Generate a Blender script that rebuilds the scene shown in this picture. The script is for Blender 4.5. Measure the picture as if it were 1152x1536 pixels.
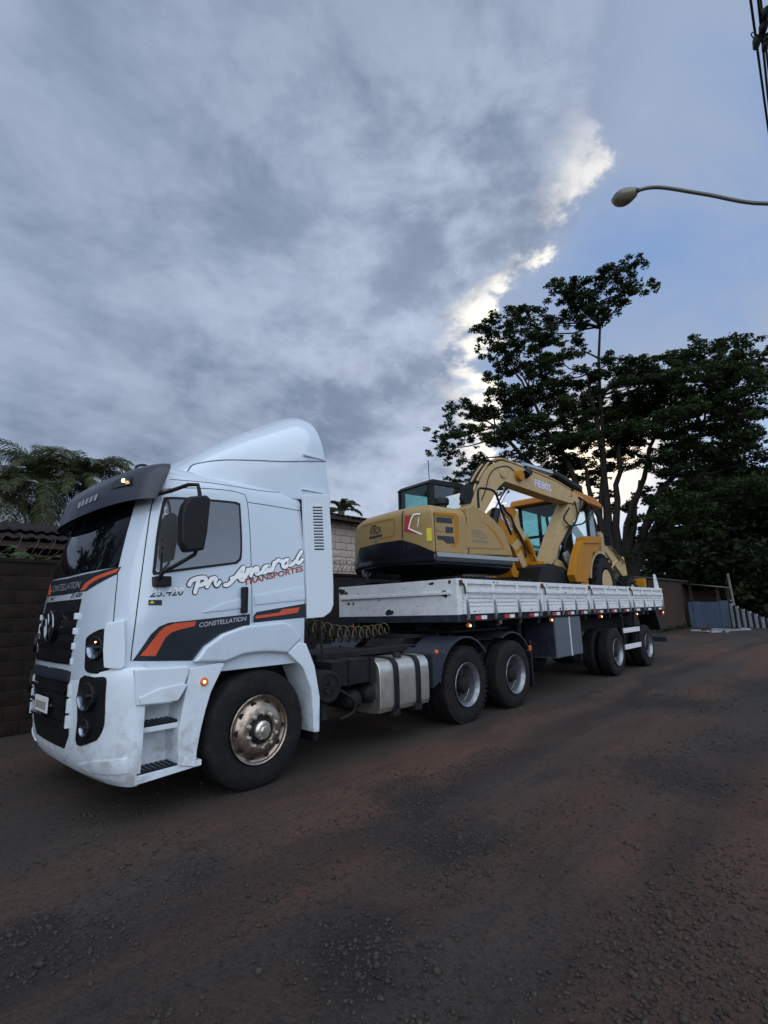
import bpy, bmesh, math, random
import numpy as np
from mathutils import Vector, Matrix
from mathutils.geometry import tessellate_polygon
random.seed(7); np.random.seed(7)
scene = bpy.context.scene
for o in list(bpy.data.objects): bpy.data.objects.remove(o)
COL = scene.collection
R = math.radians

# ------------------------------------------------------------------ camera
CAM_POS = Vector((-2.790, -4.278, 1.558))
cam_d = bpy.data.cameras.new('camera'); cam = bpy.data.objects.new('camera', cam_d); COL.objects.link(cam)
cam_d.sensor_fit = 'VERTICAL'; cam_d.sensor_height = 36.0; cam_d.lens = 36.0*752.87/1536
cam_d.clip_start = .05; cam_d.clip_end = 3000
yaw, pitch, roll = 0.7536, 0.1954, -0.0271
fw = Vector((math.cos(pitch)*math.cos(yaw), math.cos(pitch)*math.sin(yaw), math.sin(pitch)))
rt = Vector((math.sin(yaw), -math.cos(yaw), 0)); up = rt.cross(fw)
r2 = rt*math.cos(roll)+up*math.sin(roll); u2 = -rt*math.sin(roll)+up*math.cos(roll)
cam.matrix_world = Matrix(((r2.x, u2.x, -fw.x, CAM_POS.x), (r2.y, u2.y, -fw.y, CAM_POS.y), (r2.z, u2.z, -fw.z, CAM_POS.z), (0, 0, 0, 1)))
scene.camera = cam
scene.render.resolution_x = 768; scene.render.resolution_y = 1024
vs = scene.view_settings
vs.view_transform = 'Standard'; vs.look = 'None'; vs.exposure = 0.50; vs.gamma = 1.0; vs.use_curve_mapping = False
scene.render.engine = 'CYCLES'

# ------------------------------------------------------------------ sky and sun
SUN_AZ, SUN_EL, SUN_STRENGTH, SUN_ANGLE = R(232), R(48), 1.5, R(100)   # broad bright cloud bank behind the photographer
GLOW_AZ, GLOW_EL = R(19), R(15)                                        # low evening sun hidden behind the big tree
world = bpy.data.worlds.new('World'); scene.world = world; world.use_nodes = True
def build_world():
    nt = world.node_tree; N = nt.nodes; L = nt.links; N.clear()
    def val(x): return x
    def link(a, s):
        if isinstance(a, (int, float)): s.default_value = a
        elif isinstance(a, tuple): s.default_value = a
        else: L.new(a, s)
    def m(op, a, b=0.0, c=0.0, clamp=False):
        n = N.new('ShaderNodeMath'); n.operation = op; n.use_clamp = clamp
        link(a, n.inputs[0]); link(b, n.inputs[1]); link(c, n.inputs[2]); return n.outputs[0]
    def vm(op, a, b=(0, 0, 0)):
        n = N.new('ShaderNodeVectorMath'); n.operation = op; link(a, n.inputs[0]); link(b, n.inputs[1])
        return n.outputs['Value'] if op in ('DOT_PRODUCT', 'LENGTH') else n.outputs['Vector']
    def mix(f, a, b):
        n = N.new('ShaderNodeMix'); n.data_type = 'RGBA'; n.clamp_factor = True
        link(f, n.inputs[0]); link(a, n.inputs[6]); link(b, n.inputs[7]); return n.outputs[2]
    def ss(x, lo, hi):
        n = N.new('ShaderNodeMapRange'); n.interpolation_type = 'SMOOTHSTEP'; link(x, n.inputs[0])
        n.inputs[1].default_value = lo; n.inputs[2].default_value = hi; return n.outputs[0]
    def noise(v, sc, det, rough=.55, dist=0.):
        n = N.new('ShaderNodeTexNoise'); n.noise_dimensions = '3D'; link(v, n.inputs['Vector'])
        n.inputs['Scale'].default_value = sc; n.inputs['Detail'].default_value = det
        n.inputs['Roughness'].default_value = rough; n.inputs['Distortion'].default_value = dist; return n.outputs[0]
    tc = N.new('ShaderNodeTexCoord'); d = tc.outputs['Generated']
    sky = N.new('ShaderNodeTexSky'); sky.sky_type = 'NISHITA'; sky.sun_disc = False
    sky.sun_elevation = SUN_EL; sky.sun_rotation = math.pi/2 - SUN_AZ; sky.altitude = 500
    sky.air_density = 1.0; sky.dust_density = 1.5
    sep = N.new('ShaderNodeSeparateXYZ'); L.new(d, sep.inputs[0])
    dx, dy, dz = sep.outputs
    h = m('ADD', m('MAXIMUM', dz, 0.0), 0.12)
    qx = m('DIVIDE', dx, h); qy = m('DIVIDE', dy, h)
    cq = N.new('ShaderNodeCombineXYZ'); L.new(qx, cq.inputs[0]); L.new(qy, cq.inputs[1]); q = cq.outputs[0]
    sd = (math.cos(GLOW_EL)*math.cos(GLOW_AZ), math.cos(GLOW_EL)*math.sin(GLOW_AZ), math.sin(GLOW_EL))
    ca = m('MAXIMUM', vm('DOT_PRODUCT', d, sd), 0.0)
    glow_w = m('POWER', ca, 5.0); glow_n = m('POWER', ca, 260.0)
    n_big = noise(q, .9, 3, .5, .3); n_mid = noise(vm('MULTIPLY', q, (1.0, 1.7, 1)), 2.0, 7, .60, .1); n_fine = noise(vm('ADD', q, (7.3, 2.1, 4.)), 8.0, 6, .6, .2)
    nd = noise(vm('MULTIPLY', d, (1, 1, 1.6)), 5.0, 8, .60, .2)
    # edge of the grey cloud sheet: it lies to the left (+y) of a line across the sky
    az = m('ARCTAN2', dy, dx)
    el = m('ARCTAN2', dz, m('SQRT', m('ADD', m('MULTIPLY', dx, dx), m('MULTIPLY', dy, dy))))
    edge0 = m('ADD', m('ADD', EDGE_AZ, m('MULTIPLY', m('SUBTRACT', R(38), m('MAXIMUM', m('MINIMUM', el, R(60)), R(38))), .38)),
              m('MULTIPLY', m('SUBTRACT', R(38), m('MAXIMUM', m('MINIMUM', el, R(38)), R(32.5))), EDGE_SLOPE))
    edge_n = m('MULTIPLY', m('SUBTRACT', nd, .5), .42)
    edge_f = m('MULTIPLY', m('SUBTRACT', n_fine, .5), .16)
    sdist = m('ADD', m('ADD', m('SUBTRACT', az, edge0), edge_n), edge_f)
    soft = m('ADD', .05, m('MULTIPLY', ss(el, R(34), R(58)), .45))
    cover = m('SMOOTH_MIN', 1.0, m('MAXIMUM', 0.0, m('DIVIDE', m('ADD', sdist, m('MULTIPLY', soft, .45)), soft)), .2)
    # thin veil over the open part
    vn = noise(vm('MULTIPLY', vm('ADD', q, (3.3, 1.7, 0)), (.8, 1.6, 1.0)), 1.1, 7, .55, .6)
    veil = m('ADD', m('MULTIPLY', ss(vn, .32, .56), .72), .24)
    clear = mix(.5, sky.outputs[0], (1.9, 3.4, 6.4, 1))
    blue = mix(veil, clear, (2.5, 3.05, 4.2, 1))
    blue = mix(ss(dz, .45, .0), blue, (4.2, 5.2, 6.9, 1))
    blue = mix(m('MULTIPLY', glow_n, .9), blue, (14, 11, 7.6, 1))
    # grey sheet with darker bellies and paler gaps
    tone = m('ADD', m('ADD', m('MULTIPLY', n_big, .5), m('MULTIPLY', n_mid, .3)), m('MULTIPLY', nd, .2))
    grey = mix(ss(tone, .36, .64), (1.24, 1.62, 2.42, 1), (2.75, 3.35, 4.45, 1))
    near = m('MULTIPLY', m('POWER', ca, 3.0), ss(nd, .36, .66))
    grey = mix(m('MULTIPLY', near, .85), grey, (4.3, 4.9, 6.0, 1))
    dark = m('MULTIPLY', m('MULTIPLY', ss(ca, .80, .95), ss(nd, .50, .36)), .6)
    grey = mix(dark, grey, (1.9, 2.3, 3.1, 1))
    # sunlit rim of the sheet
    rim = m('MULTIPLY', ss(sdist, -.02, .02), m('SUBTRACT', 1.0, ss(sdist, .02, .11)))
    rim = m('MULTIPLY', m('MULTIPLY', rim, ss(nd, .40, .60)), ss(ca, .83, .92))
    grey = mix(rim, grey, (11.0, 10.0, 8.3, 1))
    grey = mix(m('MULTIPLY', glow_n, .75), grey, (12, 10.5, 8.2, 1))
    col = mix(cover, blue, grey)
    col = mix(ss(dz, .02, -.05), col, (.6, .6, .62, 1))
    bg = N.new('ShaderNodeBackground'); L.new(col, bg.inputs[0]); bg.inputs[1].default_value = .1
    out = N.new('ShaderNodeOutputWorld'); L.new(bg.outputs[0], out.inputs[0])
EDGE_AZ, EDGE_SLOPE = R(18.0), 2.2
build_world()
sun_d = bpy.data.lights.new('sun', 'SUN'); sun_o = bpy.data.objects.new('sun', sun_d); COL.objects.link(sun_o)
sun_d.energy = SUN_STRENGTH; sun_d.angle = SUN_ANGLE; sun_d.color = (.88, .95, 1.0)
sv = Vector((math.cos(SUN_EL)*math.cos(SUN_AZ), math.cos(SUN_EL)*math.sin(SUN_AZ), math.sin(SUN_EL)))
sun_o.rotation_euler = sv.to_track_quat('Z', 'Y').to_euler(); sun_o.location = sv*60

# ------------------------------------------------------------------ materials
def mat(name, col, rough=.6, metal=0., var=.12, scale=6., bump=0., bscale=60., spec=.5, coat=0., dirt=None, emit=None, col2=None, stretch=(1, 1, 1)):
    """dirt=(colour, amount, scale[, ztop]) lays dust in patches"""
    mt = bpy.data.materials.new(name); mt.use_nodes = True; nt = mt.node_tree; N = nt.nodes; L = nt.links
    b = N['Principled BSDF']; b.inputs['Roughness'].default_value = rough; b.inputs['Metallic'].default_value = metal
    b.inputs['Specular IOR Level'].default_value = spec; b.inputs['Coat Weight'].default_value = coat; b.inputs['Coat Roughness'].default_value = .08
    tc = N.new('ShaderNodeNewGeometry'); mp = N.new('ShaderNodeMapping'); mp.inputs['Scale'].default_value = stretch
    L.new(tc.outputs['Position'], mp.inputs[0]); v = mp.outputs[0]
    nz = N.new('ShaderNodeTexNoise'); L.new(v, nz.inputs['Vector']); nz.inputs['Scale'].default_value = scale; nz.inputs['Detail'].default_value = 6; nz.inputs['Roughness'].default_value = .6
    rp = N.new('ShaderNodeMapRange'); L.new(nz.outputs[0], rp.inputs[0]); rp.inputs[1].default_value = .3; rp.inputs[2].default_value = .7
    mx = N.new('ShaderNodeMix'); mx.data_type = 'RGBA'; L.new(rp.outputs[0], mx.inputs[0])
    c2 = col2 or tuple(min(1, c*(1+var)) for c in col)
    c1 = col if col2 else tuple(c*(1-var) for c in col)
    mx.inputs[6].default_value = (*c1, 1); mx.inputs[7].default_value = (*c2, 1); res = mx.outputs[2]
    rr = N.new('ShaderNodeMapRange'); L.new(nz.outputs[0], rr.inputs[0]); rr.inputs[1].default_value = .3; rr.inputs[2].default_value = .7
    rr.inputs[3].default_value = max(.03, rough*.85); rr.inputs[4].default_value = min(1, rough*1.2); rsock = rr.outputs[0]
    if dirt:
        dn = N.new('ShaderNodeTexNoise'); L.new(tc.outputs['Position'], dn.inputs['Vector']); dn.inputs['Scale'].default_value = dirt[2]; dn.inputs['Detail'].default_value = 8; dn.inputs['Roughness'].default_value = .7
        dr = N.new('ShaderNodeMapRange'); L.new(dn.outputs[0], dr.inputs[0]); dr.inputs[1].default_value = .48; dr.inputs[2].default_value = .68; dr.inputs[4].default_value = dirt[1]
        f = dr.outputs[0]
        if len(dirt) > 3:
            sp = N.new('ShaderNodeSeparateXYZ'); L.new(tc.outputs['Position'], sp.inputs[0])
            zr = N.new('ShaderNodeMapRange'); L.new(sp.outputs[2], zr.inputs[0]); zr.inputs[1].default_value = dirt[3]; zr.inputs[2].default_value = dirt[3]*.35; zr.inputs[3].default_value = 0; zr.inputs[4].default_value = 1
            mm = N.new('ShaderNodeMath'); mm.operation = 'MULTIPLY'; L.new(f, mm.inputs[0]); L.new(zr.outputs[0], mm.inputs[1]); f = mm.outputs[0]
        m2 = N.new('ShaderNodeMix'); m2.data_type = 'RGBA'; L.new(f, m2.inputs[0]); L.new(res, m2.inputs[6]); m2.inputs[7].default_value = (*dirt[0], 1); res = m2.outputs[2]
        ra = N.new('ShaderNodeMix'); ra.data_type = 'FLOAT'; L.new(f, ra.inputs[0]); L.new(rsock, ra.inputs[2]); ra.inputs[3].default_value = .8; rsock = ra.outputs[0]
    L.new(res, b.inputs['Base Color']); L.new(rsock, b.inputs['Roughness'])
    if bump:
        bn = N.new('ShaderNodeTexNoise'); L.new(v, bn.inputs['Vector']); bn.inputs['Scale'].default_value = bscale; bn.inputs['Detail'].default_value = 5
        bp = N.new('ShaderNodeBump'); bp.inputs['Strength'].default_value = bump; bp.inputs['Distance'].default_value = .02; L.new(bn.outputs[0], bp.inputs['Height']); L.new(bp.outputs[0], b.inputs['Normal'])
    if emit: b.inputs['Emission Color'].default_value = (*emit[0], 1); b.inputs['Emission Strength'].default_value = emit[1]
    return mt
def glass(name, tint, thru, gloss_ior=1.6):
    mt = bpy.data.materials.new(name); mt.use_nodes = True; nt = mt.node_tree; N = nt.nodes; L = nt.links; N.clear()
    tr = N.new('ShaderNodeBsdfTransparent'); tr.inputs[0].default_value = (*[c*thru for c in tint], 1)
    gl = N.new('ShaderNodeBsdfGlossy'); gl.inputs['Roughness'].default_value = .03; gl.inputs[0].default_value = (.9, .95, .95, 1)
    lw = N.new('ShaderNodeLayerWeight'); lw.inputs[0].default_value = .5; pw = N.new('ShaderNodeMath'); pw.operation = 'POWER'; L.new(lw.outputs['Facing'], pw.inputs[0]); pw.inputs[1].default_value = 3.5
    fr = N.new('ShaderNodeMapRange'); L.new(pw.outputs[0], fr.inputs[0]); fr.inputs[3].default_value = .05; fr.inputs[4].default_value = .7
    mx = N.new('ShaderNodeMixShader'); L.new(fr.outputs[0], mx.inputs[0]); L.new(tr.outputs[0], mx.inputs[1]); L.new(gl.outputs[0], mx.inputs[2])
    o = N.new('ShaderNodeOutputMaterial'); L.new(mx.outputs[0], o.inputs[0]); return mt
DUST = (.16, .115, .085)
MT = dict(
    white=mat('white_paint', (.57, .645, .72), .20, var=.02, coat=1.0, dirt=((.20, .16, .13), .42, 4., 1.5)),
    white_plastic=mat('white_plastic', (.67, .73, .78), .33, var=.02, dirt=((.20, .15, .115), .6, 5., 1.2)),
    old_white=mat('worn_white_paint', (.70, .71, .71), .45, var=.05, dirt=((.30, .28, .26), .35, 9.)),
    black=mat('black_plastic', (.007, .007, .008), .5, var=.2, spec=.3),
    black_gloss=mat('black_gloss', (.008, .009, .012), .15, var=.1),
    decal_black=mat('decal_black', (.012, .018, .024), .3, var=.05),
    rust_orange=mat('decal_rust', (.42, .085, .042), .4, var=.04),
    orange=mat('decal_orange', (.62, .085, .032), .35, var=.04),
    grey_plastic=mat('visor_grey', (.022, .026, .038), .35, var=.08),
    chassis=mat('chassis_dark', (.009, .009, .010), .65, var=.25, spec=.25, dirt=((.028, .023, .019), .6, 8.)),
    rubber=mat('tyre_rubber', (.009, .009, .0095), .8, var=.15, spec=.25, bump=.15, bscale=90, dirt=((.034, .027, .022), .6, 7.)),
    alu=mat('aluminium', (.74, .70, .62), .30, .92, var=.06, scale=2., dirt=((.40, .33, .26), .25, 10.)),
    rim_alu=mat('polished_rim', (.44, .36, .29), .33, 1., var=.18, scale=9., dirt=((.10, .07, .05), .7, 14.)),
    rim_shade=mat('rim_disc_shade', (.05, .053, .06), .5, .4, var=.3, dirt=((.04, .032, .026), .6, 10.)),  # recess shade put into the colour: disc darker than its rim, plus dirt
    wscreen=mat('windscreen_glass', (.004, .005, .006), .04, var=.02, spec=.15),
    mirrorglass=mat('lamp_reflector', (.22, .25, .29), .16, 1., var=.05),
    rim_steel=mat('painted_rim', (.27, .285, .31), .34, .7, var=.15, dirt=((.07, .055, .045), .6, 10.)),
    dark_chrome=mat('dark_chrome', (.22, .23, .25), .2, 1., var=.05),
    chrome=mat('chrome', (.75, .76, .78), .12, 1., var=.05),
    silver=mat('silver_print', (.62, .64, .68), .3, .6, var=.05),
    print_white=mat('print_white', (.95, .95, .95), .35, var=.01),
    win_film=mat('film_glass', (.26, .27, .27), .04, .75, var=.03),
    win=mat('dark_glass', (.012, .014, .016), .03, var=.02, spec=1.0, coat=1.0),
    amber=mat('amber_lamp', (.42, .085, .008), .25, coat=.6, emit=((1, .22, .03), .10)),
    amber_hot=mat('amber_bulb', (1, .6, .2), .3, emit=((1, .55, .2), 6.)),  # lit bulbs, and the bead that draws the headlamp highlight
    lens=mat('lamp_lens', (.10, .105, .11), .08, .3, var=.1, coat=1.),
    lens_dark=mat('lamp_bowl', (.05, .052, .056), .15, .7, var=.1),
    red=mat('red_reflector', (.42, .02, .03), .35), refl_white=mat('white_reflector', (.72, .72, .72), .35),
    rust=mat('rust', (.10, .045, .02), .8, var=.4, bump=.3), worn_black=mat('bare_patch', (.02, .018, .018), .7, var=.3),
    navy=mat('navy_paint', (.012, .017, .030), .5, var=.15, dirt=((.07, .06, .05), .4, 8.)),
    toolbox=mat('toolbox_paint', (.085, .105, .130), .5, var=.12, dirt=((.10, .085, .07), .5, 6.)),
    hose=mat('hose_amber', (.12, .085, .035), .4, var=.1),
    tan=mat('machine_tan', (.34, .22, .078), .42, var=.05, spec=.35, coat=.08, dirt=((.30, .24, .16), .3, 7.)),
    ochre=mat('machine_ochre', (.40, .165, .008), .5, var=.08, spec=.2, dirt=((.22, .13, .05), .3, 6.)),
    cream=mat('machine_cream', (.45, .32, .155), .5, var=.08, spec=.25, dirt=((.28, .22, .14), .4, 7.)),
    orange_roof=mat('roof_orange', (.42, .16, .02), .5, var=.06, spec=.25),
    grey_strip=mat('grey_strip', (.30, .32, .34), .45, var=.06),
    sticker_red=mat('sticker_red', (.34, .02, .03), .4), yellow=mat('sticker_yellow', (.72, .58, .03), .4),
    print_dark=mat('print_dark', (.035, .025, .015), .5), print_grey=mat('print_grey', (.20, .17, .13), .5),
    print_blue=mat('print_blue_white', (.55, .62, .80), .4),
    teal=glass('teal_glass', (.52, .76, .74), .97), clear=glass('pale_glass', (.95, .99, .98), .995),
    seat=mat('cab_interior', (.03, .035, .04), .8),
    steel=mat('bright_rod', (.7, .72, .74), .15, 1., var=.04),
)

# ------------------------------------------------------------------ mesh helpers
def catmull(pts, n=6, closed=False):
    P = [np.array(p, float) for p in pts]
    if len(P) < 3 and not closed: return [tuple(p) for p in P]
    out = []; k = len(P); rng = range(k if closed else k-1)
    for i in rng:
        if closed: a, b, c, e = P[i-1], P[i], P[(i+1) % k], P[(i+2) % k]
        else: a, b, c, e = P[max(i-1, 0)], P[i], P[i+1], P[min(i+2, k-1)]
        for j in range(n):
            t = j/n
            out.append(tuple(.5*((2*b)+(-a+c)*t+(2*a-5*b+4*c-e)*t*t+(-a+3*b-3*c+e)*t**3)))
    if not closed: out.append(tuple(P[-1]))
    return out
class MB:
    def __init__(s): s.v = []; s.f = []
    def add(s, vs, fs):
        o = len(s.v); s.v.extend(tuple(x) for x in vs); s.f.extend([tuple(i+o for i in f) for f in fs]); return s
    def box(s, x0, x1, y0, y1, z0, z1, rot=None, piv=None):
        vs = [(x, y, z) for x in (x0, x1) for y in (y0, y1) for z in (z0, z1)]
        if rot is not None:
            piv = Vector(piv or ((x0+x1)/2, (y0+y1)/2, (z0+z1)/2)); vs = [tuple(rot @ (Vector(v)-piv)+piv) for v in vs]
        return s.add(vs, [(0, 1, 3, 2), (4, 6, 7, 5), (0, 4, 5, 1), (2, 3, 7, 6), (0, 2, 6, 4), (1, 5, 7, 3)])
    def prism(s, poly, a0, a1, axis='Y', scale1=1.0):
        """poly in the two other axes (X,Z for Y; Y,Z for X; X,Y for Z)"""
        n = len(poly); cx = sum(p[0] for p in poly)/n; cy = sum(p[1] for p in poly)/n
        def P(p, a):
            return (p[0], a, p[1]) if axis == 'Y' else ((a, p[0], p[1]) if axis == 'X' else (p[0], p[1], a))
        vs = [P(p, a0) for p in poly]+[P((cx+(p[0]-cx)*scale1, cy+(p[1]-cy)*scale1), a1) for p in poly]
        fs = [tuple(range(n))[::-1], tuple(range(n, 2*n))]+[(i, (i+1) % n, n+(i+1) % n, n+i) for i in range(n)]
        return s.add(vs, fs)
    def tube(s, path, r, n=8, caps=True, closed=False):
        P = [Vector(p) for p in path]; k = len(P); rs = r if isinstance(r, (list, tuple)) else [r]*k
        ref = None; vs = []; fs = []
        for i in range(k):
            if closed: t = (P[(i+1) % k]-P[i-1]).normalized()
            else: t = (P[min(i+1, k-1)]-P[max(i-1, 0)]).normalized()
            if ref is None:
                ref = Vector((0, 0, 1)) if abs(t.z) < .9 else Vector((1, 0, 0))
            a = t.cross(ref)
            if a.length < 1e-5: a = t.cross(Vector((.3, .8, .5)))
            a.normalize(); b = a.cross(t).normalized(); ref = b
            for j in range(n):
                an = 2*math.pi*j/n; vs.append(tuple(P[i]+rs[i]*(math.cos(an)*a+math.sin(an)*b)))
        for i in range(k if closed else k-1):
            for j in range(n):
                a0 = i*n+j; a1 = i*n+(j+1) % n; b0 = ((i+1) % k)*n+j; b1 = ((i+1) % k)*n+(j+1) % n
                fs.append((a0, a1, b1, b0))
        if caps and not closed: fs += [tuple(range(n))[::-1], tuple(range((k-1)*n, k*n))]
        return s.add(vs, fs)
    def lathe(s, prof, c, n=48, axis='Y', sgn=1, caps=True):
        """prof: (radius, along) pairs; along*sgn added on axis"""
        vs = []; k = len(prof); fs = []
        for r, a in prof:
            for j in range(n):
                an = 2*math.pi*j/n; ca, sa = r*math.cos(an), r*math.sin(an)
                p = (c[0]+ca, c[1]+a*sgn, c[2]+sa) if axis == 'Y' else ((c[0]+a*sgn, c[1]+ca, c[2]+sa) if axis == 'X' else (c[0]+ca, c[1]+sa, c[2]+a*sgn))
                vs.append(p)
        for i in range(k-1):
            for j in range(n): fs.append((i*n+j, i*n+(j+1) % n, (i+1)*n+(j+1) % n, (i+1)*n+j))
        if caps and prof[0][0] > 1e-6: fs.append(tuple(range(n)))
        if caps and prof[-1][0] > 1e-6: fs.append(tuple(range((k-1)*n, k*n))[::-1])
        return s.add(vs, fs)
    def grid(s, fn, nu, nv, closed_u=False):
        vs = [fn(i/(nu if closed_u else nu-1), j/(nv-1)) for i in range(nu) for j in range(nv)]
        fs = [(i*nv+j, ((i+1) % nu)*nv+j, ((i+1) % nu)*nv+j+1, i*nv+j+1) for i in range(nu if closed_u else nu-1) for j in range(nv-1)]
        return s.add(vs, fs)
    def build(s, name, mt, parent=None, bevel=0., seg=2, smooth=35, fix=True, xf=None):
        me = bpy.data.meshes.new(name)
        vv = s.v if xf is None else [tuple(xf @ Vector(v)) for v in s.v]
        me.from_pydata(vv, [], s.f)
        if fix or bevel:
            bm = bmesh.new(); bm.from_mesh(me)
            bmesh.ops.remove_doubles(bm, verts=bm.verts, dist=1e-5)
            bmesh.ops.recalc_face_normals(bm, faces=bm.faces)
            if bevel:
                es = [e for e in bm.edges if e.is_manifold and e.calc_face_angle(0) > R(28)]
                if es: bmesh.ops.bevel(bm, geom=es, offset=bevel, segments=seg, profile=.6, affect='EDGES', clamp_overlap=True)
            bm.to_mesh(me); bm.free()
        if smooth:
            me.polygons.foreach_set('use_smooth', [True]*len(me.polygons)); me.set_sharp_from_angle(angle=R(smooth))
        me.materials.append(MT[mt] if isinstance(mt, str) else mt)
        o = bpy.data.objects.new(name, me); COL.objects.link(o)
        if parent is not None: o.parent = parent; o.matrix_parent_inverse = parent.matrix_basis.inverted()
        if bevel and smooth:
            w = o.modifiers.new('wn', 'WEIGHTED_NORMAL'); w.keep_sharp = True; w.weight = 80
        return o
def sheet(poly, mp, t=.004, back=.006, maxlen=.12):
    """a plate cut to a 2-D outline, laid on a curved surface: mp(a,b,offset)->point"""
    bm = bmesh.new(); vs = [bm.verts.new((p[0], p[1], 0)) for p in poly]; f = bm.faces.new(vs)
    bmesh.ops.triangulate(bm, faces=[f])
    for _ in range(5):
        es = [e for e in bm.edges if e.calc_length() > maxlen]
        if not es: break
        bmesh.ops.subdivide_edges(bm, edges=es, cuts=1); bmesh.ops.triangulate(bm, faces=bm.faces[:])
    bm.verts.index_update(); n = len(bm.verts)
    V = [mp(v.co.x, v.co.y, t) for v in bm.verts]+[mp(v.co.x, v.co.y, -back) for v in bm.verts]
    F = []
    for f in bm.faces:
        idx = [v.index for v in f.verts]; F.append(tuple(idx)); F.append(tuple(i+n for i in idx[::-1]))
    for e in bm.edges:
        if e.is_boundary: a, b = e.verts[0].index, e.verts[1].index; F.append((a, b, b+n, a+n))
    bm.free(); m_ = MB(); m_.add(V, F); return m_
def text_polys(txt, size=1., shear=0., bold=0., space=1.):
    cu = bpy.data.curves.new('t', 'FONT'); cu.body = txt; cu.size = size; cu.shear = shear; cu.offset = bold; cu.space_character = space; cu.resolution_u = 3
    o = bpy.data.objects.new('t', cu); COL.objects.link(o); dg = bpy.context.evaluated_depsgraph_get(); dg.update()
    me = bpy.data.meshes.new_from_object(o.evaluated_get(dg)); V = [(v.co.x, v.co.y) for v in me.vertices]; F = [tuple(p.vertices) for p in me.polygons]
    bpy.data.objects.remove(o); bpy.data.curves.remove(cu); bpy.data.meshes.remove(me)
    xs = [v[0] for v in V]; return V, F, (min(xs), max(xs), min(v[1] for v in V), max(v[1] for v in V))
def text_on(txt, p0, p1, height, mp, name, mt, parent, off=.004, shear=0., bold=0., vdir=None, clip=None):
    """text from p0 to p1 (baseline, 2-D surface coords), fitted to that width, letters `height` tall"""
    V, F, (x0, x1, y0, y1) = text_polys(txt, 1., shear, bold)
    if clip:
        bm = bmesh.new(); bv = [bm.verts.new((v[0], v[1], 0)) for v in V]
        for f in F:
            try: bm.faces.new([bv[i] for i in f])
            except ValueError: pass
        for fr_, sg in ((clip[0], -1), (clip[1], 1)):
            bmesh.ops.bisect_plane(bm, geom=bm.verts[:]+bm.edges[:]+bm.faces[:], plane_co=(0, y0+(y1-y0)*fr_, 0), plane_no=(0, sg, 0), clear_outer=True)
        bm.verts.index_update(); V = [(v.co.x, v.co.y) for v in bm.verts]; F = [tuple(v.index for v in f.verts) for f in bm.faces]; bm.free()
    a = np.array(p0, float); d = np.array(p1, float)-a; nrm = np.array(vdir if vdir else (-d[1], d[0])); nrm = nrm/np.linalg.norm(nrm)*height
    if vdir is None and nrm[1] < 0: nrm = -nrm
    mb = MB(); mb.add([mp(*(a+d*((v[0]-x0)/(x1-x0))+nrm*((v[1]-y0)/(y1-y0))), off) for v in V], F)
    o = mb.build(name, mt, parent, smooth=0, fix=False)
    if clip: o['kind'] = 'stuff'
    return o
def ribbon(mb, path, w, mp, off):
    P = [np.array(p) for p in catmull(path, 6)]; n = len(P); L_, R_ = [], []
    for i in range(n):
        t = P[min(i+1, n-1)]-P[max(i-1, 0)]; t = t/(np.linalg.norm(t)+1e-9); nn = np.array((-t[1], t[0]))*w/2
        L_.append(P[i]+nn); R_.append(P[i]-nn)
    def cap(c, d0):
        a0 = math.atan2(d0[1], d0[0]); return [c+w/2*np.array((math.cos(a0-math.pi*k/6), math.sin(a0-math.pi*k/6))) for k in range(1, 6)]
    vs = [mp(*p, off) for p in L_]+[mp(*p, off) for p in R_]
    mb.add(vs, [(i, i+1, n+i+1, n+i) for i in range(n-1)])
    e = cap(P[-1], L_[-1]-P[-1]); s_ = cap(P[0], R_[0]-P[0])
    mb.add([mp(*p, off) for p in [L_[-1]]+e+[R_[-1]]], [tuple(range(7))]); mb.add([mp(*p, off) for p in [R_[0]]+s_+[L_[0]]], [tuple(range(7))])
def thing(name, label, cat, loc=(0, 0, 0), rz=0, group=None):
    o = bpy.data.objects.new(name, None); COL.objects.link(o); o.empty_display_size = .2
    o.location = loc; o.rotation_euler = (0, 0, rz); o['label'] = label; o['category'] = cat
    o.matrix_basis = Matrix.Translation(loc) @ Matrix.Rotation(rz, 4, 'Z')
    if group: o['group'] = group
    return o
def tag(o, label, cat, group=None):
    o['label'] = label; o['category'] = cat
    if group: o['group'] = group
    return o
def struct(o): o['kind'] = 'structure'; return o
def child(name, mesh_ob, parent, loc):
    o = bpy.data.objects.new(name, mesh_ob.data if hasattr(mesh_ob, 'data') else mesh_ob); COL.objects.link(o); o.parent = parent
    o.matrix_parent_inverse = parent.matrix_basis.inverted(); o.location = loc; return o

# ------------------------------------------------------------------ ground
def vnoise(x, y, seed=0):
    xi = np.floor(x).astype(np.int64); yi = np.floor(y).astype(np.int64); fx = x-xi; fy = y-yi
    def hsh(a, b):
        n = (a*374761393+b*668265263+seed*1442695041) & 0x7fffffff; n = ((n ^ (n >> 13))*1274126177) & 0x7fffffff
        return ((n ^ (n >> 16)) & 0xffff)/65535.
    sx = fx*fx*(3-2*fx); sy = fy*fy*(3-2*fy)
    return (hsh(xi, yi)*(1-sx)+hsh(xi+1, yi)*sx)*(1-sy)+(hsh(xi, yi+1)*(1-sx)+hsh(xi+1, yi+1)*sx)*sy
POTHOLES = [(.85, -1.06, .38, .035), (.30, -1.85, .42, .035), (-.95, -2.3, .30, .02), (-1.06, -1.0, .16, .015), (-1.95, -.92, .16, .015), (2.7, -2.75, .5, .035), (6.5, -1.6, .8, .03), (9.5, -3.0, 1.2, .03)]
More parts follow.
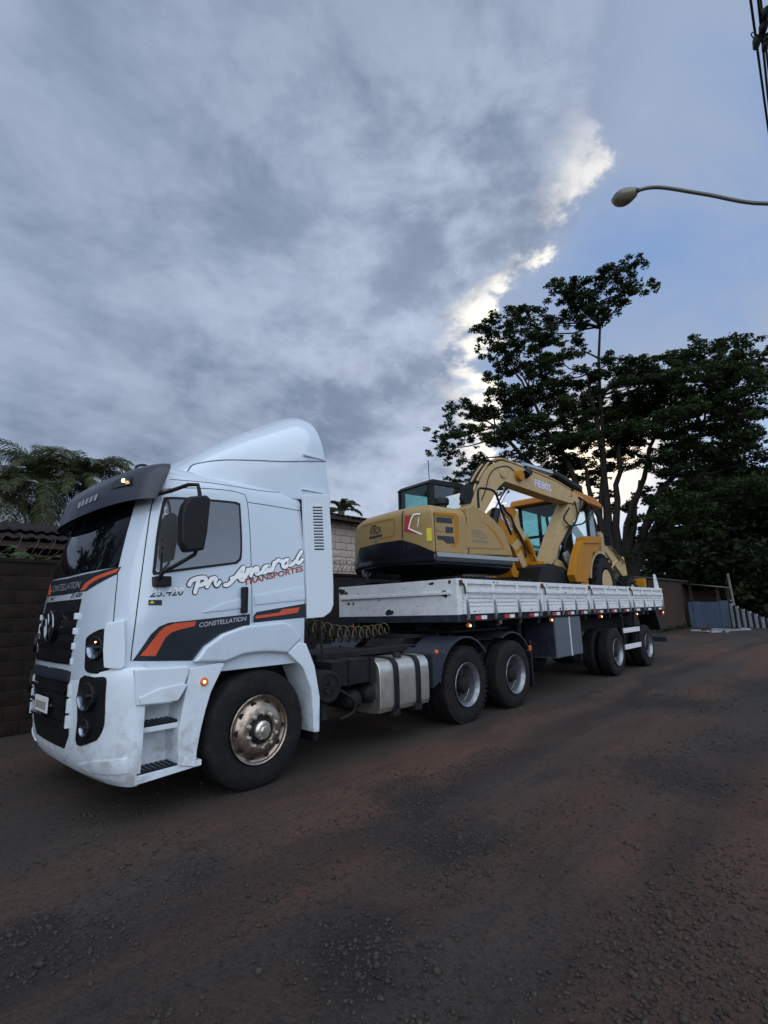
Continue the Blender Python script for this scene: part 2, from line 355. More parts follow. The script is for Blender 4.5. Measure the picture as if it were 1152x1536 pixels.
def ground_h(x, y):
    x = np.asarray(x, float); y = np.asarray(y, float)
    h = .030*(vnoise(x*.35+3, y*.9, 1)-.5)+.022*(vnoise(x*1.3, y*2.6+5, 2)-.5)+.012*(vnoise(x*5, y*7, 3)-.5)+.008*(vnoise(x*14, y*14, 4)-.5)
    for c, dpt, wd in ((-1.0, .018, .22), (-2.9, .028, .25), (-4.6, .020, .28)):
        yy = y-c-.25*np.sin(x*.21+c); h = h-dpt*np.exp(-(yy/wd)**2)+.5*dpt*np.exp(-((np.abs(yy)-2*wd)/wd)**2)
    for a, b, r, dpt in POTHOLES: h = h-dpt*np.exp(-(((x-a)**2+(y-b)**2)/r**2))
    under = np.clip((y+.55)/.5, 0, 1)*np.clip((16-x)/2, 0, 1)      # level stand under the vehicle
    h = h*(1-.85*under)
    far = np.clip((np.hypot(x, y)-30)/40, 0, 1); return h*(1-far)
def ground():
    n = 430; t = np.linspace(-1, 1, n); k = 6.2
    gx = .3+np.sinh(t*k)/np.sinh(k)*600; gy = -2.2+np.sinh(t*k)/np.sinh(k)*600
    X, Y = np.meshgrid(gx, gy, indexing='ij'); Z = ground_h(X, Y)
    V = np.stack((X, Y, Z), -1).reshape(-1, 3)
    i, j = np.meshgrid(np.arange(n-1), np.arange(n-1), indexing='ij'); a = (i*n+j).ravel()
    F = np.stack((a, a+n, a+n+1, a+1), -1)
    me = bpy.data.meshes.new('ground'); me.vertices.add(len(V)); me.vertices.foreach_set('co', V.ravel())
    me.loops.add(F.size); me.loops.foreach_set('vertex_index', F.ravel()); me.polygons.add(len(F))
    me.polygons.foreach_set('loop_start', np.arange(0, F.size, 4)); me.polygons.foreach_set('use_smooth', [True]*len(F)); me.update(calc_edges=True)
    o = bpy.data.objects.new('ground', me); COL.objects.link(o); struct(o)
    mt = bpy.data.materials.new('dirt_road'); mt.use_nodes = True; nt = mt.node_tree; N = nt.nodes; L = nt.links; b = N['Principled BSDF']
    g = N.new('ShaderNodeNewGeometry'); P = g.outputs['Position']
    def noise(sc, det, st=(1, 1, 1), rough=.6, rz=0., dist=0.):
        mp = N.new('ShaderNodeMapping'); mp.inputs['Scale'].default_value = st; mp.inputs['Rotation'].default_value = (0, 0, rz); L.new(P, mp.inputs[0])
        t_ = N.new('ShaderNodeTexNoise'); t_.inputs['Scale'].default_value = sc; t_.inputs['Detail'].default_value = det; t_.inputs['Roughness'].default_value = rough; t_.inputs['Distortion'].default_value = dist
        L.new(mp.outputs[0], t_.inputs['Vector']); return t_.outputs[0]
    def rng(x, lo, hi, a=0., c=1.):
        n_ = N.new('ShaderNodeMapRange'); L.new(x, n_.inputs[0]); n_.inputs[1].default_value = lo; n_.inputs[2].default_value = hi; n_.inputs[3].default_value = a; n_.inputs[4].default_value = c; return n_.outputs[0]
    def mx(f, a, c):
        n_ = N.new('ShaderNodeMix'); n_.data_type = 'RGBA'
        L.new(f, n_.inputs[0])
        for s_, q in ((6, a), (7, c)):
            if isinstance(q, tuple): n_.inputs[s_].default_value = (*q, 1)
            else: L.new(q, n_.inputs[s_])
        return n_.outputs[2]
    def mul(a, c):
        n_ = N.new('ShaderNodeMath'); n_.operation = 'MULTIPLY'; L.new(a, n_.inputs[0])
        if isinstance(c, float): n_.inputs[1].default_value = c
        else: L.new(c, n_.inputs[1])
        return n_.outputs[0]
    c = mx(rng(noise(.5, 5, (.35, 1.2, 1)), .35, .65), (.046, .035, .030), (.074, .055, .045))      # asphalt millings and soil
    c = mx(mul(rng(noise(.42, 7, (.22, 1.5, 1), .62, R(3), .3), .48, .60), .75), c, (.125, .058, .036))   # red soil worn through in streaks
    c = mx(mul(rng(noise(.9, 6, (.5, 1.6, 1), .65, R(4)), .53, .70), .6), c, (.018, .0165, .017))     # dark gravel spreads
    c = mx(mul(rng(noise(3.2, 5, (.12, 2.6, 1), .6), .52, .7), .35), c, (.022, .018, .017))          # faint tyre streaks
    # compacted wheel tracks along the ruts, with loose red soil between them
    sp = N.new('ShaderNodeSeparateXYZ'); L.new(P, sp.inputs[0])
    def mth(op, a, c=0.):
        n_ = N.new('ShaderNodeMath'); n_.operation = op
        for k, q in ((0, a), (1, c)):
            if isinstance(q, float): n_.inputs[k].default_value = q
            else: L.new(q, n_.inputs[k])
        return n_.outputs[0]
    wob = rng(noise(.25, 3), .3, .7, -.35, .35); brk = rng(noise(.45, 5, (.3, 1, 1)), .36, .58)
    for cy_, wd_, colr, am in ((-1.0, .30, (.026, .022, .021), .75), (-2.0, .34, (.115, .054, .034), .7), (-2.9, .32, (.024, .020, .0195), .8), (-3.75, .34, (.115, .055, .036), .7), (-4.6, .35, (.028, .023, .022), .7), (-6.2, .5, (.11, .056, .037), .6), (.0, .3, (.060, .042, .034), .5)):
        yy_ = mth('ABSOLUTE', mth('SUBTRACT', mth('ADD', sp.outputs[1], wob), mth('ADD', cy_, mth('MULTIPLY', mth('SINE', mth('ADD', mth('MULTIPLY', sp.outputs[0], .21), cy_)), .25))))
        c = mx(mul(mul(rng(yy_, wd_*.35, wd_*1.25, 1., 0.), brk), am), c, colr)
    # broken dark asphalt showing in the potholes
    pn = rng(noise(2.6, 6, rough=.65), .3, .7, -.35, .35)
    for a_, b_, r_, dp_ in POTHOLES:
        cv = N.new('ShaderNodeVectorMath'); cv.operation = 'DISTANCE'; L.new(P, cv.inputs[0]); cv.inputs[1].default_value = (a_, b_, 0)
        c = mx(mul(rng(mth('ADD', cv.outputs['Value'], mul(pn, r_*1.6)), r_*.4, r_*1.4, 1., 0.), .8), c, (.0165, .0155, .0165))
    c = mx(mul(rng(noise(160, 3), .52, .70), .35), c, (.085, .068, .056)); c = mx(mul(rng(noise(120, 3), .50, .34), .45), c, (.012, .010, .0095))
    vo = N.new('ShaderNodeTexVoronoi'); vo.inputs['Scale'].default_value = 55; L.new(P, vo.inputs['Vector'])
    vo2 = N.new('ShaderNodeTexVoronoi'); vo2.inputs['Scale'].default_value = 140; L.new(P, vo2.inputs['Vector'])
    peb = rng(vo.outputs['Distance'], .05, .45, 1., 0.)
    sepc = N.new('ShaderNodeSeparateColor'); L.new(vo.outputs['Color'], sepc.inputs[0])
    c = mx(mul(rng(sepc.outputs[0], .6, 1.), .26), c, (.085, .074, .066))
    c = mx(mul(rng(sepc.outputs[1], .6, 1.), .5), c, (.013, .012, .012))
    L.new(c, b.inputs['Base Color']); b.inputs['Roughness'].default_value = .88; b.inputs['Specular IOR Level'].default_value = .3
    bp = N.new('ShaderNodeBump'); bp.inputs['Strength'].default_value = .9; bp.inputs['Distance'].default_value = .010
    pm = mul(peb, rng(noise(1.1, 4), .35, .65, .25, 1.)); L.new(pm, bp.inputs['Height'])
    bp2 = N.new('ShaderNodeBump'); bp2.inputs['Strength'].default_value = 1.0; bp2.inputs['Distance'].default_value = .02; L.new(noise(34, 9, rough=.78), bp2.inputs['Height']); L.new(bp.outputs[0], bp2.inputs['Normal'])
    L.new(bp2.outputs[0], b.inputs['Normal']); me.materials.append(mt)
ground()
MT['stone'] = mat('gravel_stone', (.020, .017, .016), .9, var=.1, scale=25., spec=.2, col2=(.070, .056, .047))
def gravel():
    rng = np.random.default_rng(5); pts = []
    def keep(x, y, dens): return rng.random() < dens
    n_try = 0
    while len(pts) < 22000 and n_try < 320000:
        n_try += 1
        r = .9+rng.random()**1.6*11; a = rng.uniform(R(-8), R(112)); x = CAM_POS.x+r*math.cos(a); y = CAM_POS.y+r*math.sin(a)
        if y > 3.9 or (y > .3 and x > -1.2 and rng.random() < .8): continue
        d = .015+1.0*max(0, float(vnoise(np.array(x*.9+40), np.array(y*1.8), 9))-.52)*2.2
        for px, py, pr, _ in POTHOLES: d += .8*math.exp(-((x-px)**2+(y-py)**2)/pr**2)
        if keep(x, y, d): pts.append((x, y))
    base = []; 
    for k in range(10):
        bm = bmesh.new(); bmesh.ops.create_icosphere(bm, subdivisions=1, radius=1)
        for v in bm.verts: v.co *= rng.uniform(.65, 1.15); v.co.z *= .7
        bm.verts.index_update(); base.append((np.array([v.co[:] for v in bm.verts]), np.array([[v.index for v in f.verts] for f in bm.faces]))); bm.free()
    P = np.array(pts); H = ground_h(P[:, 0], P[:, 1]); Vs = []; Fs = []; o = 0
    for (x, y), h in zip(pts, H):
        v, f = base[rng.integers(10)]; s_ = .0035+.0115*rng.random()**2.4+(.012 if rng.random() < .012 else 0); an = rng.uniform(0, 6.28); ca, sa = math.cos(an), math.sin(an)
        w = v*s_*np.array((rng.uniform(.8, 1.4), 1, 1)); w = np.stack((w[:, 0]*ca-w[:, 1]*sa+x, w[:, 0]*sa+w[:, 1]*ca+y, w[:, 2]+h+s_*.25), -1); Vs.append(w); Fs.append(f+o); o += len(v)
    V = np.concatenate(Vs); F = np.concatenate(Fs); me = bpy.data.meshes.new('gravel'); me.vertices.add(len(V)); me.vertices.foreach_set('co', V.ravel())
    me.loops.add(F.size); me.loops.foreach_set('vertex_index', F.ravel()); me.polygons.add(len(F)); me.polygons.foreach_set('loop_start', np.arange(0, F.size, 3)); me.update(calc_edges=True)
    me.materials.append(MT['stone']); ob = bpy.data.objects.new('gravel', me); COL.objects.link(ob); ob['kind'] = 'stuff'
    tag(ob, 'loose dark gravel scattered over the dirt road', 'gravel')
gravel()

# ------------------------------------------------------------------ tractor body surfaces (x rearward from the front axle, y across from the near side, z up)
YC = 1.24
CAB = dict(z=[1.18, 1.5, 1.75, 2.0, 2.3, 2.6, 2.75, 2.85, 2.92, 2.96],
           xf=[-1.44, -1.425, -1.40, -1.345, -1.26, -1.165, -1.12, -1.07, -1.0, -.955],
           b=[1.21, 1.22, 1.22, 1.21, 1.19, 1.16, 1.135, 1.09, .99, .83], xc=-.92, n=2.75)
BMP = dict(z=[.28, .34, .45, .62, .9, 1.08, 1.14, 1.17],
           xf=[-1.25, -1.325, -1.38, -1.41, -1.435, -1.44, -1.425, -1.40],
           b=[1.19, 1.225, 1.24, 1.245, 1.245, 1.245, 1.235, 1.22], xc=-1.06, n=2.35)
def _par(S, z): return float(np.interp(z, S['z'], S['xf'])), float(np.interp(z, S['z'], S['b']))
def front_x(S, y, z):
    xf, b = _par(S, z); a = S['xc']-xf; u = min(abs(y-YC)/b, 1.0); return S['xc']-a*(1-u**S['n'])**(1/S['n'])
def side_y(S, x, z):
    xf, b = _par(S, z); a = S['xc']-xf
    if x >= S['xc']: return YC-b
    u = min((S['xc']-x)/a, 1.0); return YC-b*(1-u**S['n'])**(1/S['n'])
def corner_pt(S, th, z, o=0., far=False):
    """th runs from 0 (front centre) to 90 degrees (flank) round the near corner; beyond that, along the flank in metres"""
    xf, b = _par(S, z); a = S['xc']-xf; e = 2/S['n']; t = min(th, math.pi/2); c, s_ = max(math.cos(t), 0.), math.sin(t)
    x = S['xc']-a*c**e; y = YC-b*s_**e
    nx, ny = -(max((S['xc']-x)/a, 0))**(S['n']-1)/a, -((YC-y)/b)**(S['n']-1)/b; l = math.hypot(nx, ny)
    if th > math.pi/2: x += th-math.pi/2
    x += nx/l*o; y += ny/l*o
    return (x, 2*YC-y if far else y, z)

# ------------------------------------------------------------------ tractor unit
T = thing('tractor_truck', 'white tractor truck with orange and black door stripes and grey sun visor', 'truck')
def m_side(x, z, o): return (x, side_y(CAB, x, z)-o, z)
def m_front(y, z, o): return (front_x(CAB, y, z)-o, y, z)
def m_bump(y, z, o): return (front_x(BMP, y, z)-o, y, z)
def flat(yv):
    return lambda x, z, o: (x, yv-o, z)
def outline(S, z, xr, nf=44):
    xf, b = _par(S, z); a = S['xc']-xf; pts_ = []
    for k in range(nf+1):
        th = -math.pi/2+math.pi*k/nf; c, s_ = math.cos(th), math.sin(th)
        pts_.append((S['xc']-a*abs(c)**(2/S['n']), YC+math.copysign(abs(s_)**(2/S['n']), s_)*b))
    return [(xr, pts_[0][1])]+pts_+[(xr, pts_[-1][1])]
def loft(S, zs, xr):
    mb = MB(); rows = [outline(S, z, xr(z)) for z in zs]; n = len(rows[0]); vs = [(x, y, z) for row, z in zip(rows, zs) for x, y in row]
    fs = [(i*n+j, i*n+(j+1) % n, (i+1)*n+(j+1) % n, (i+1)*n+j) for i in range(len(zs)-1) for j in range(n)]
    fs += [tuple(range(n)), tuple(range((len(zs)-1)*n, len(zs)*n))]; mb.add(vs, fs); return mb
zs = [1.07, 1.18, 1.3, 1.5, 1.62, 1.75, 1.88, 2.0, 2.15, 2.3, 2.45, 2.6, 2.68, 2.75, 2.8, 2.85, 2.89, 2.92, 2.945, 2.96]
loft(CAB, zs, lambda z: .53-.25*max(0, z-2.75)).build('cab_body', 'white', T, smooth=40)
zb = [.28, .31, .34, .4, .45, .54, .62, .76, .9, 1.0, 1.08, 1.11, 1.14, 1.17]
loft(BMP, zb, lambda z: -1.075).build('bumper', 'white_plastic', T, smooth=45)
MB().box(-1.02, .45, .42, 2.12, .62, 1.19).build('engine_bay', 'chassis', T)
# seams
def seam(path, mp, w=.007, name='panel_gap', mt='black'):
    mb = MB(); ribbon(mb, path, w, mp, .0012); return mb.build(name, mt, T, smooth=0, fix=False)
seam([(-1.159, 1.222), (-1.155, 1.386), (-1.131, 1.810), (-1.089, 2.258), (-1.050, 2.541), (-1.005, 2.648), (-0.907, 2.688), (-0.672, 2.733), (-0.368, 2.763), (-0.200, 2.756), (-0.146, 2.709), (-0.123, 2.415), (-0.110, 1.956), (-0.096, 1.480)], m_side)
seam([(-0.130, 2.671), (0.130, 2.672), (0.517, 2.666)], m_side)
seam([(0.516, 2.890), (0.536, 2.410), (0.559, 1.512)], m_side, .009)
seam([(0.273, 1.989), (0.229, 1.791), (0.208, 1.548), (0.201, 1.452)], m_front, .008)
seam([(-0.912, 2.779), (-0.475, 2.818), (0.046, 2.829), (0.382, 2.854), (0.516, 2.837)], m_side, .006)
# door
hd = MB(); pth = [(-0.201, 1.823), (-0.193, 1.575)]
hd.box(pth[0][0]-.025, pth[0][0]+.025, -.045, .035, pth[1][1], pth[0][1]); hd.build('door_handle', 'black', T, .02, 3)
wpoly = catmull([(-1.023, 2.297), (-0.981, 2.556), (-0.937, 2.604), (-0.652, 2.634), (-0.325, 2.655), (-0.238, 2.647), (-0.221, 2.596), (-0.214, 2.147), (-0.254, 2.055), (-0.317, 2.033), (-0.622, 1.982), (-0.978, 1.922), (-1.044, 1.914), (-1.045, 2.009)], 4, True)
def m_win(x, z, o): return (x, side_y(CAB, x, z)-o, z)
sheet(wpoly, m_win, .006).build('window_seal', 'black', T, smooth=30)
cx = sum(q[0] for q in wpoly)/len(wpoly); cz = sum(q[1] for q in wpoly)/len(wpoly)
wp2 = [(cx+(x-cx)*.945, cz+(z-cz)*.93) for x, z in wpoly]
sheet(wp2, m_win, .009).build('side_window', 'win_film', T, smooth=30)
seam([(x-.003, z) for x, z in [(-0.979, 2.542), (-0.983, 1.938)]], lambda x, z, o: m_win(x, z, .0115), .02, 'window_post')
# lower door crease (raised styling bow) and sleeper panel crease
for nm, pl in (('door_crease', [(-0.606, 1.590), (-0.429, 1.665), (-0.190, 1.719), (-0.187, 1.625), (-0.426, 1.599)]), ('sleeper_crease', [(-0.082, 1.744), (0.531, 1.838), (0.531, 1.698), (-0.079, 1.649)])):
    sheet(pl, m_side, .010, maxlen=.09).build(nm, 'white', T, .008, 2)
# stickers on door and sleeper
def decal(poly, mt, name, off, mp=m_side): return sheet(poly, mp, off, .001, .09).build(name, mt, T, smooth=30)
decal([(-1.149, 1.221), (-1.037, 1.422), (-0.975, 1.483), (-0.899, 1.513), (-0.616, 1.532), (-0.120, 1.568), (-0.118, 1.468), (-0.285, 1.432), (-0.450, 1.363), (-0.572, 1.261), (-0.648, 1.183)], 'decal_black', 'door_stripe', .0025)
decal([(-1.100, 1.258), (-0.988, 1.249), (-0.920, 1.389), (-0.872, 1.430), (-0.815, 1.449), (-0.668, 1.477), (-0.658, 1.517), (-0.842, 1.506), (-0.925, 1.481), (-0.973, 1.440)], 'orange', 'door_stripe_accent', .0045)
decal([(-0.083, 1.548), (-0.048, 1.585), (0.558, 1.664), (0.559, 1.519), (-0.082, 1.485)], 'decal_black', 'sleeper_stripe', .0025)
decal([(-0.061, 1.548), (0.206, 1.574), (0.254, 1.606), (0.471, 1.623), (0.437, 1.569), (0.231, 1.547), (-0.061, 1.522)], 'orange', 'sleeper_stripe_accent', .0045)
q = [(-0.626, 1.493), (-0.156, 1.538), (-0.628, 1.527)]
text_on('CONSTELLATION', (q[0][0], q[0][1]-.030), (q[1][0], q[1][1]-.030), .040, m_side, 'door_lettering', 'silver', T, .005, .2, .012)
q = [(-1.066, 1.724), (-0.778, 1.742), (-1.070, 1.779)]
text_on('25.420', q[0], q[1], .070, m_side, 'model_number', 'decal_black', T, .003, .25, .010, clip=(-1, .5))
text_on('25.420', q[0], q[1], .070, m_side, 'model_number', 'print_white', T, .003, .25, .010, clip=(.5, 2))
decal([(-1.070, 1.702), (-0.966, 1.702), (-0.964, 1.658), (-1.068, 1.659)], 'decal_black', 'door_badge', .003)
q = [(-1.052, 1.670), (-0.975, 1.669)]
decal([(q[0][0]-.01, q[0][1]+.005), (q[0][0]+.03, q[0][1]+.005), (q[0][0]+.01, q[0][1]+.028)], 'yellow', 'badge_mark', .004)

strokes = [[(-0.735, 1.834), (-0.715, 1.867), (-0.665, 1.890), (-0.605, 1.899), (-0.580, 1.886), (-0.587, 1.857), (-0.616, 1.837), (-0.654, 1.826)], [(-0.652, 1.875), (-0.668, 1.817), (-0.680, 1.768)], [(-0.531, 1.892), (-0.549, 1.858), (-0.570, 1.821)], [(-0.553, 1.853), (-0.524, 1.888), (-0.495, 1.899), (-0.483, 1.885)], [(-0.488, 1.887), (-0.491, 1.849), (-0.472, 1.832), (-0.445, 1.866)], [(-0.393, 1.837), (-0.360, 1.843), (-0.307, 1.890), (-0.251, 1.956), (-0.200, 2.010), (-0.219, 1.944), (-0.235, 1.894), (-0.202, 1.890)], [(-0.327, 1.898), (-0.262, 1.916), (-0.184, 1.935)], [(-0.153, 1.991), (-0.168, 1.951), (-0.182, 1.918)], [(-0.166, 1.944), (-0.125, 1.992), (-0.104, 1.987), (-0.121, 1.933)], [(-0.113, 1.956), (-0.067, 2.007), (-0.042, 2.002), (-0.061, 1.952), (-0.011, 1.965)], [(0.077, 2.035), (0.037, 2.023), (0.013, 1.985), (0.024, 1.966), (0.060, 1.984), (0.099, 2.039), (0.082, 1.988), (0.126, 2.000)], [(0.146, 2.070), (0.129, 2.005)], [(0.134, 2.032), (0.173, 2.083), (0.207, 2.102), (0.229, 2.088), (0.247, 2.096)], [(0.336, 2.114), (0.285, 2.102), (0.251, 2.056), (0.267, 2.033), (0.309, 2.051), (0.353, 2.119), (0.333, 2.063), (0.368, 2.063), (0.423, 2.107)], [(0.500, 2.210), (0.451, 2.151), (0.432, 2.098), (0.458, 2.083), (0.507, 2.126)]]
lo, hi = MB(), MB()
for k, sk_ in enumerate(strokes):
    ribbon(lo, sk_, .055, m_side, .003+.00025*k); ribbon(hi, sk_, .030 if k == 4 else .037, m_side, .0075+.00025*k)
lo.build('script_outline', 'decal_black', T, smooth=0, fix=False); hi.build('script_lettering', 'print_white', T, smooth=0, fix=False)
q = [(-0.186, 1.839), (0.521, 2.006)]
text_on('TRANSPORTES', (q[0][0]-.004, q[0][1]-.004), (q[1][0]+.004, q[1][1]-.004), .058, m_side, 'lettering_outline', 'print_dark', T, .0018, .12, .03)  # dark printed outline under the orange letters
text_on('TRANSPORTES', q[0], q[1], .048, m_side, 'transport_lettering', 'rust_orange', T, .0022, .12, .012)
# windscreen and front
wr = [(0.269, 1.983), (0.298, 2.253), (0.328, 2.501)]
wsc = [wr[0], wr[1], wr[2], (wr[2][0]+.03, 2.62), (YC, 2.66), (2*YC-wr[2][0]-.03, 2.62), (2*YC-wr[2][0], wr[2][1]), (2*YC-wr[1][0], wr[1][1]), (2*YC-wr[0][0], wr[0][1]), (1.85, 1.975), (YC, 1.965), (.63, 1.975)]
sheet(wsc, m_front, .004, .01, .1).build('windscreen', 'wscreen', T, smooth=30)
band = [(0.269, 1.983), (0.510, 1.976), (0.968, 1.990), (1.453, 1.999)]
decal([(.24, 1.985), (.60, 1.96), (1.24, 1.945), (1.88, 1.96), (2.24, 1.985), (2.22, 1.925), (1.85, 1.80), (1.24, 1.79), (.63, 1.80), (.26, 1.925)], 'decal_black', 'bonnet_stripe', .003, m_front)
decal([(.25, 1.975), (.35, 1.955), (.55, 1.92), (.70, 1.87), (.76, 1.81), (.66, 1.81), (.60, 1.86), (.47, 1.90), (.27, 1.94)], 'orange', 'bonnet_stripe_accent', .005, m_front)
decal([(2*YC-a, z) for a, z in [(.25, 1.975), (.35, 1.955), (.55, 1.92), (.70, 1.87), (.76, 1.81), (.66, 1.81), (.60, 1.86), (.47, 1.90), (.27, 1.94)]], 'orange', 'bonnet_stripe_accent', .005, m_front)
text_on('CONSTELLATION', (1.70, 1.835), (.80, 1.835), .065, m_front, 'bonnet_lettering', 'silver', T, .006, .0, vdir=(0, 1))
text_on('25.420', (.95, 1.752), (.70, 1.752), .04, m_front, 'bonnet_number', 'black_gloss', T, .004, .2, .01, vdir=(0, 1))
text_on('6x2', (1.60, 1.752), (1.46, 1.752), .035, m_front, 'bonnet_number', 'black_gloss', T, .004, .2, .01, vdir=(0, 1))


gp = [(.68, 1.735), (1.78, 1.735), (1.76, 1.20), (.70, 1.20)]
sheet(gp, m_front, .003, .02).build('grille_backing', 'black', T)
for k in range(4):
    z0 = 1.625-.125*k
    g = MB(); n = 25
    def gr(u, v, z0=z0):
        y = .70+u*1.06; prof = [(0, .0), (.016, .005), (.022, -.02), (.012, -.062), (0, -.07)]
        i = v*4; a = int(min(i, 3.999)); f = i-a; o = prof[a][0]*(1-f)+prof[a+1][0]*f; dz = prof[a][1]*(1-f)+prof[a+1][1]*f
        return (front_x(CAB, y, z0)-o, y, z0+dz)
    g.grid(gr, 21, 5); g.build('grille_slat', 'black_gloss', T, smooth=30, fix=False)
# side notches of the grille frame
for k in range(4):
    for ya in (.67, 1.76):
        MB().box(front_x(CAB, ya+.02, 1.6)-.03, front_x(CAB, ya+.02, 1.6)+.03, ya, ya+.04, 1.56-.125*k, 1.615-.125*k).build('grille_tooth', 'white_plastic', T, .008)
# emblem: ring with a V over a W
ex = front_x(CAB, YC, 1.5)-.035; ecz = 1.50
MB().lathe([(.0, .045), (.15, .045), (.165, .0)], (ex, YC, ecz), 40, 'X').build('emblem_dish', 'black_gloss', T)
em = thing('emblem', '', '') if False else None
rg = MB(); rg.tube([(ex-.012, YC+.135*math.cos(a), ecz+.135*math.sin(a)) for a in np.linspace(0, 2*math.pi, 40)[:-1]], .012, 8, closed=True)
rg.build('emblem_ring', 'dark_chrome', T)
lt = MB()
def strk(pts_):
    for (a, b), (c, d) in zip(pts_[:-1], pts_[1:]): lt.tube([(ex-.012, YC-a, ecz+b), (ex-.012, YC-c, ecz+d)], .009, 6)
strk([(-.052, .118), (0, .005), (.052, .118)]); strk([(-.108, .07), (-.055, -.105), (0, -.02), (.055, -.105), (.108, .07)])
lt.build('emblem_letters', 'dark_chrome', T)
# upper headlamps, both corners
def lamp_dish(S, cy, cz, r, nm):
    e = .01; n_ = Vector((-1, 0, 0)); dxdy = (front_x(S, cy+e, cz)-front_x(S, cy-e, cz))/(2*e); n_ = Vector((-1, dxdy, .06)).normalized()
    c0 = Vector((front_x(S, cy, cz), cy, cz)); M_ = n_.to_track_quat('Z', 'Y').to_matrix().to_4x4(); M_.translation = c0
    MB().lathe([(r*1.12, -.03), (r*1.10, .030), (r*1.0, .036), (r*.97, .030)], (0, 0, 0), 32, 'Z', caps=False).build(nm+'_ring', 'black', T, xf=M_)
    MB().lathe([(r*.98, .032), (r*.85, .022), (r*.6, .014), (r*.3, .010), (.0, .009)], (0, 0, 0), 32, 'Z', caps=False).build(nm, 'mirrorglass', T, xf=M_, smooth=80)
    MB().lathe([(r*.22, .010), (r*.2, .03), (.0, .034)], (0, 0, 0), 16, 'Z').build(nm+'_bulb', 'lens_dark', T, xf=M_)
def mir(pl): return [(2*YC-a, z) for a, z in pl]
hl = [(0.555, 1.412), (0.551, 1.348), (0.572, 1.231), (0.589, 1.158), (0.656, 1.133), (0.813, 1.125), (0.935, 1.131), (0.911, 1.260), (0.861, 1.401), (0.814, 1.475), (0.697, 1.465)]
hl = catmull(hl, 3, True); hc = corner_pt(CAB, *[(0.731, 1.327)][0])
for far in (False, True):
    sheet(hl, lambda a, z, o, far=far: corner_pt(CAB, a, z, o, far), .004, .02, .08).build('headlamp_housing', 'black', T, smooth=30)
    lamp_dish(CAB, 2*YC-hc[1] if far else hc[1], hc[2], .085, 'headlamp')
MB().lathe([(.0, -.009), (.006, -.007), (.007, 0)], (hc[0]-.03, hc[1]-.05, hc[2]+.05), 14, 'X').build('headlamp_glint_bead', 'amber_hot', T)  # small glowing bead modelled as a highlight on the lamp, not a bulb
# white corner cheek behind the headlamp
ck = [(0.859, 1.527), (1.094, 1.545), (1.139, 1.361), (1.163, 1.179), (1.112, 1.160), (0.901, 1.177), (0.861, 1.312), (0.845, 1.469)]
for far in (False, True):
    sheet(ck, lambda a, z, o, far=far: corner_pt(CAB, a, z, o, far), .035, .01, .12).build('corner_cheek', 'white_plastic', T, .012, 3)
# bumper lamp panels
fp = catmull([(0.507, 1.082), (0.321, 1.100), (0.194, 1.098), (0.185, 0.983), (0.187, 0.759), (0.234, 0.657), (0.306, 0.612), (0.543, 0.565), (0.523, 0.759)], 3, True)
f1 = [(0.375, 0.949)]; f2 = [(0.384, 0.710)]
for sgn, pl in ((0, fp), (1, mir(fp))):
    sheet(pl, m_bump, .005, .02, .06).build('fog_lamp_panel', 'black', T, smooth=30)
    for (cy, cz), r_ in ((f1[0], .118), (f2[0], .072)):
        cy = cy if sgn == 0 else 2*YC-cy; bx = front_x(BMP, cy, cz)
        lamp_dish(BMP, cy, cz, r_*.86, 'fog_lamp')
# bumper grille
bg = [(.70, 1.10), (1.78, 1.10), (1.80, .62), (1.68, .50), (.80, .50), (.68, .62)]
sheet(bg, m_bump, .004, .02, .1).build('bumper_grille', 'black', T)
sheet([(.66, 1.165), (1.82, 1.165), (1.80, 1.05), (.68, 1.05)], m_bump, .02, .03, .1).build('bumper_step', 'grey_plastic', T, .01)
for k in range(3):
    g = MB(); z0 = .99-.13*k
    g.grid(lambda u, v, z0=z0: (front_x(BMP, .70+u*1.08, z0)-[.0, .03, .03, 0][int(round(v*3))], .70+u*1.08, z0-.05*v), 17, 4); g.build('bumper_grille_slat', 'black_gloss', T, smooth=30, fix=False)
for ya in (.66, 1.785):
    for z0, z1 in ((.93, 1.03), (.80, .91), (.68, .78)):
        MB().box(front_x(BMP, ya, .85)-.022, front_x(BMP, ya, .85)+.02, ya, ya+.035, z0, z1).build('bumper_tooth', 'white_plastic', T, .006)
MB().box(front_x(BMP, YC, .83)-.05, front_x(BMP, YC, .83)-.038, YC-.20, YC+.20, .765, .895).build('number_plate', 'refl_white', T, .004)
for k in range(7): MB().box(front_x(BMP, YC, .83)-.052, front_x(BMP, YC, .83)-.049, YC-.165+.048*k, YC-.135+.048*k, .79, .855).build('plate_mark', 'print_grey', T)
# lower lip corner of bumper
for yy in (0, 1):
    pl = [(y_, max(z_, .315)) for y_, z_ in [(0.589, 0.394), (0.320, 0.465), (0.090, 0.498), (0.022, 0.508), (0.027, 0.391), (0.168, 0.378), (0.422, 0.365)]]
    pl = pl if yy == 0 else mir(pl); sheet(pl, m_bump, .014, .02, .07).build('bumper_corner', 'white_plastic', T, .006)
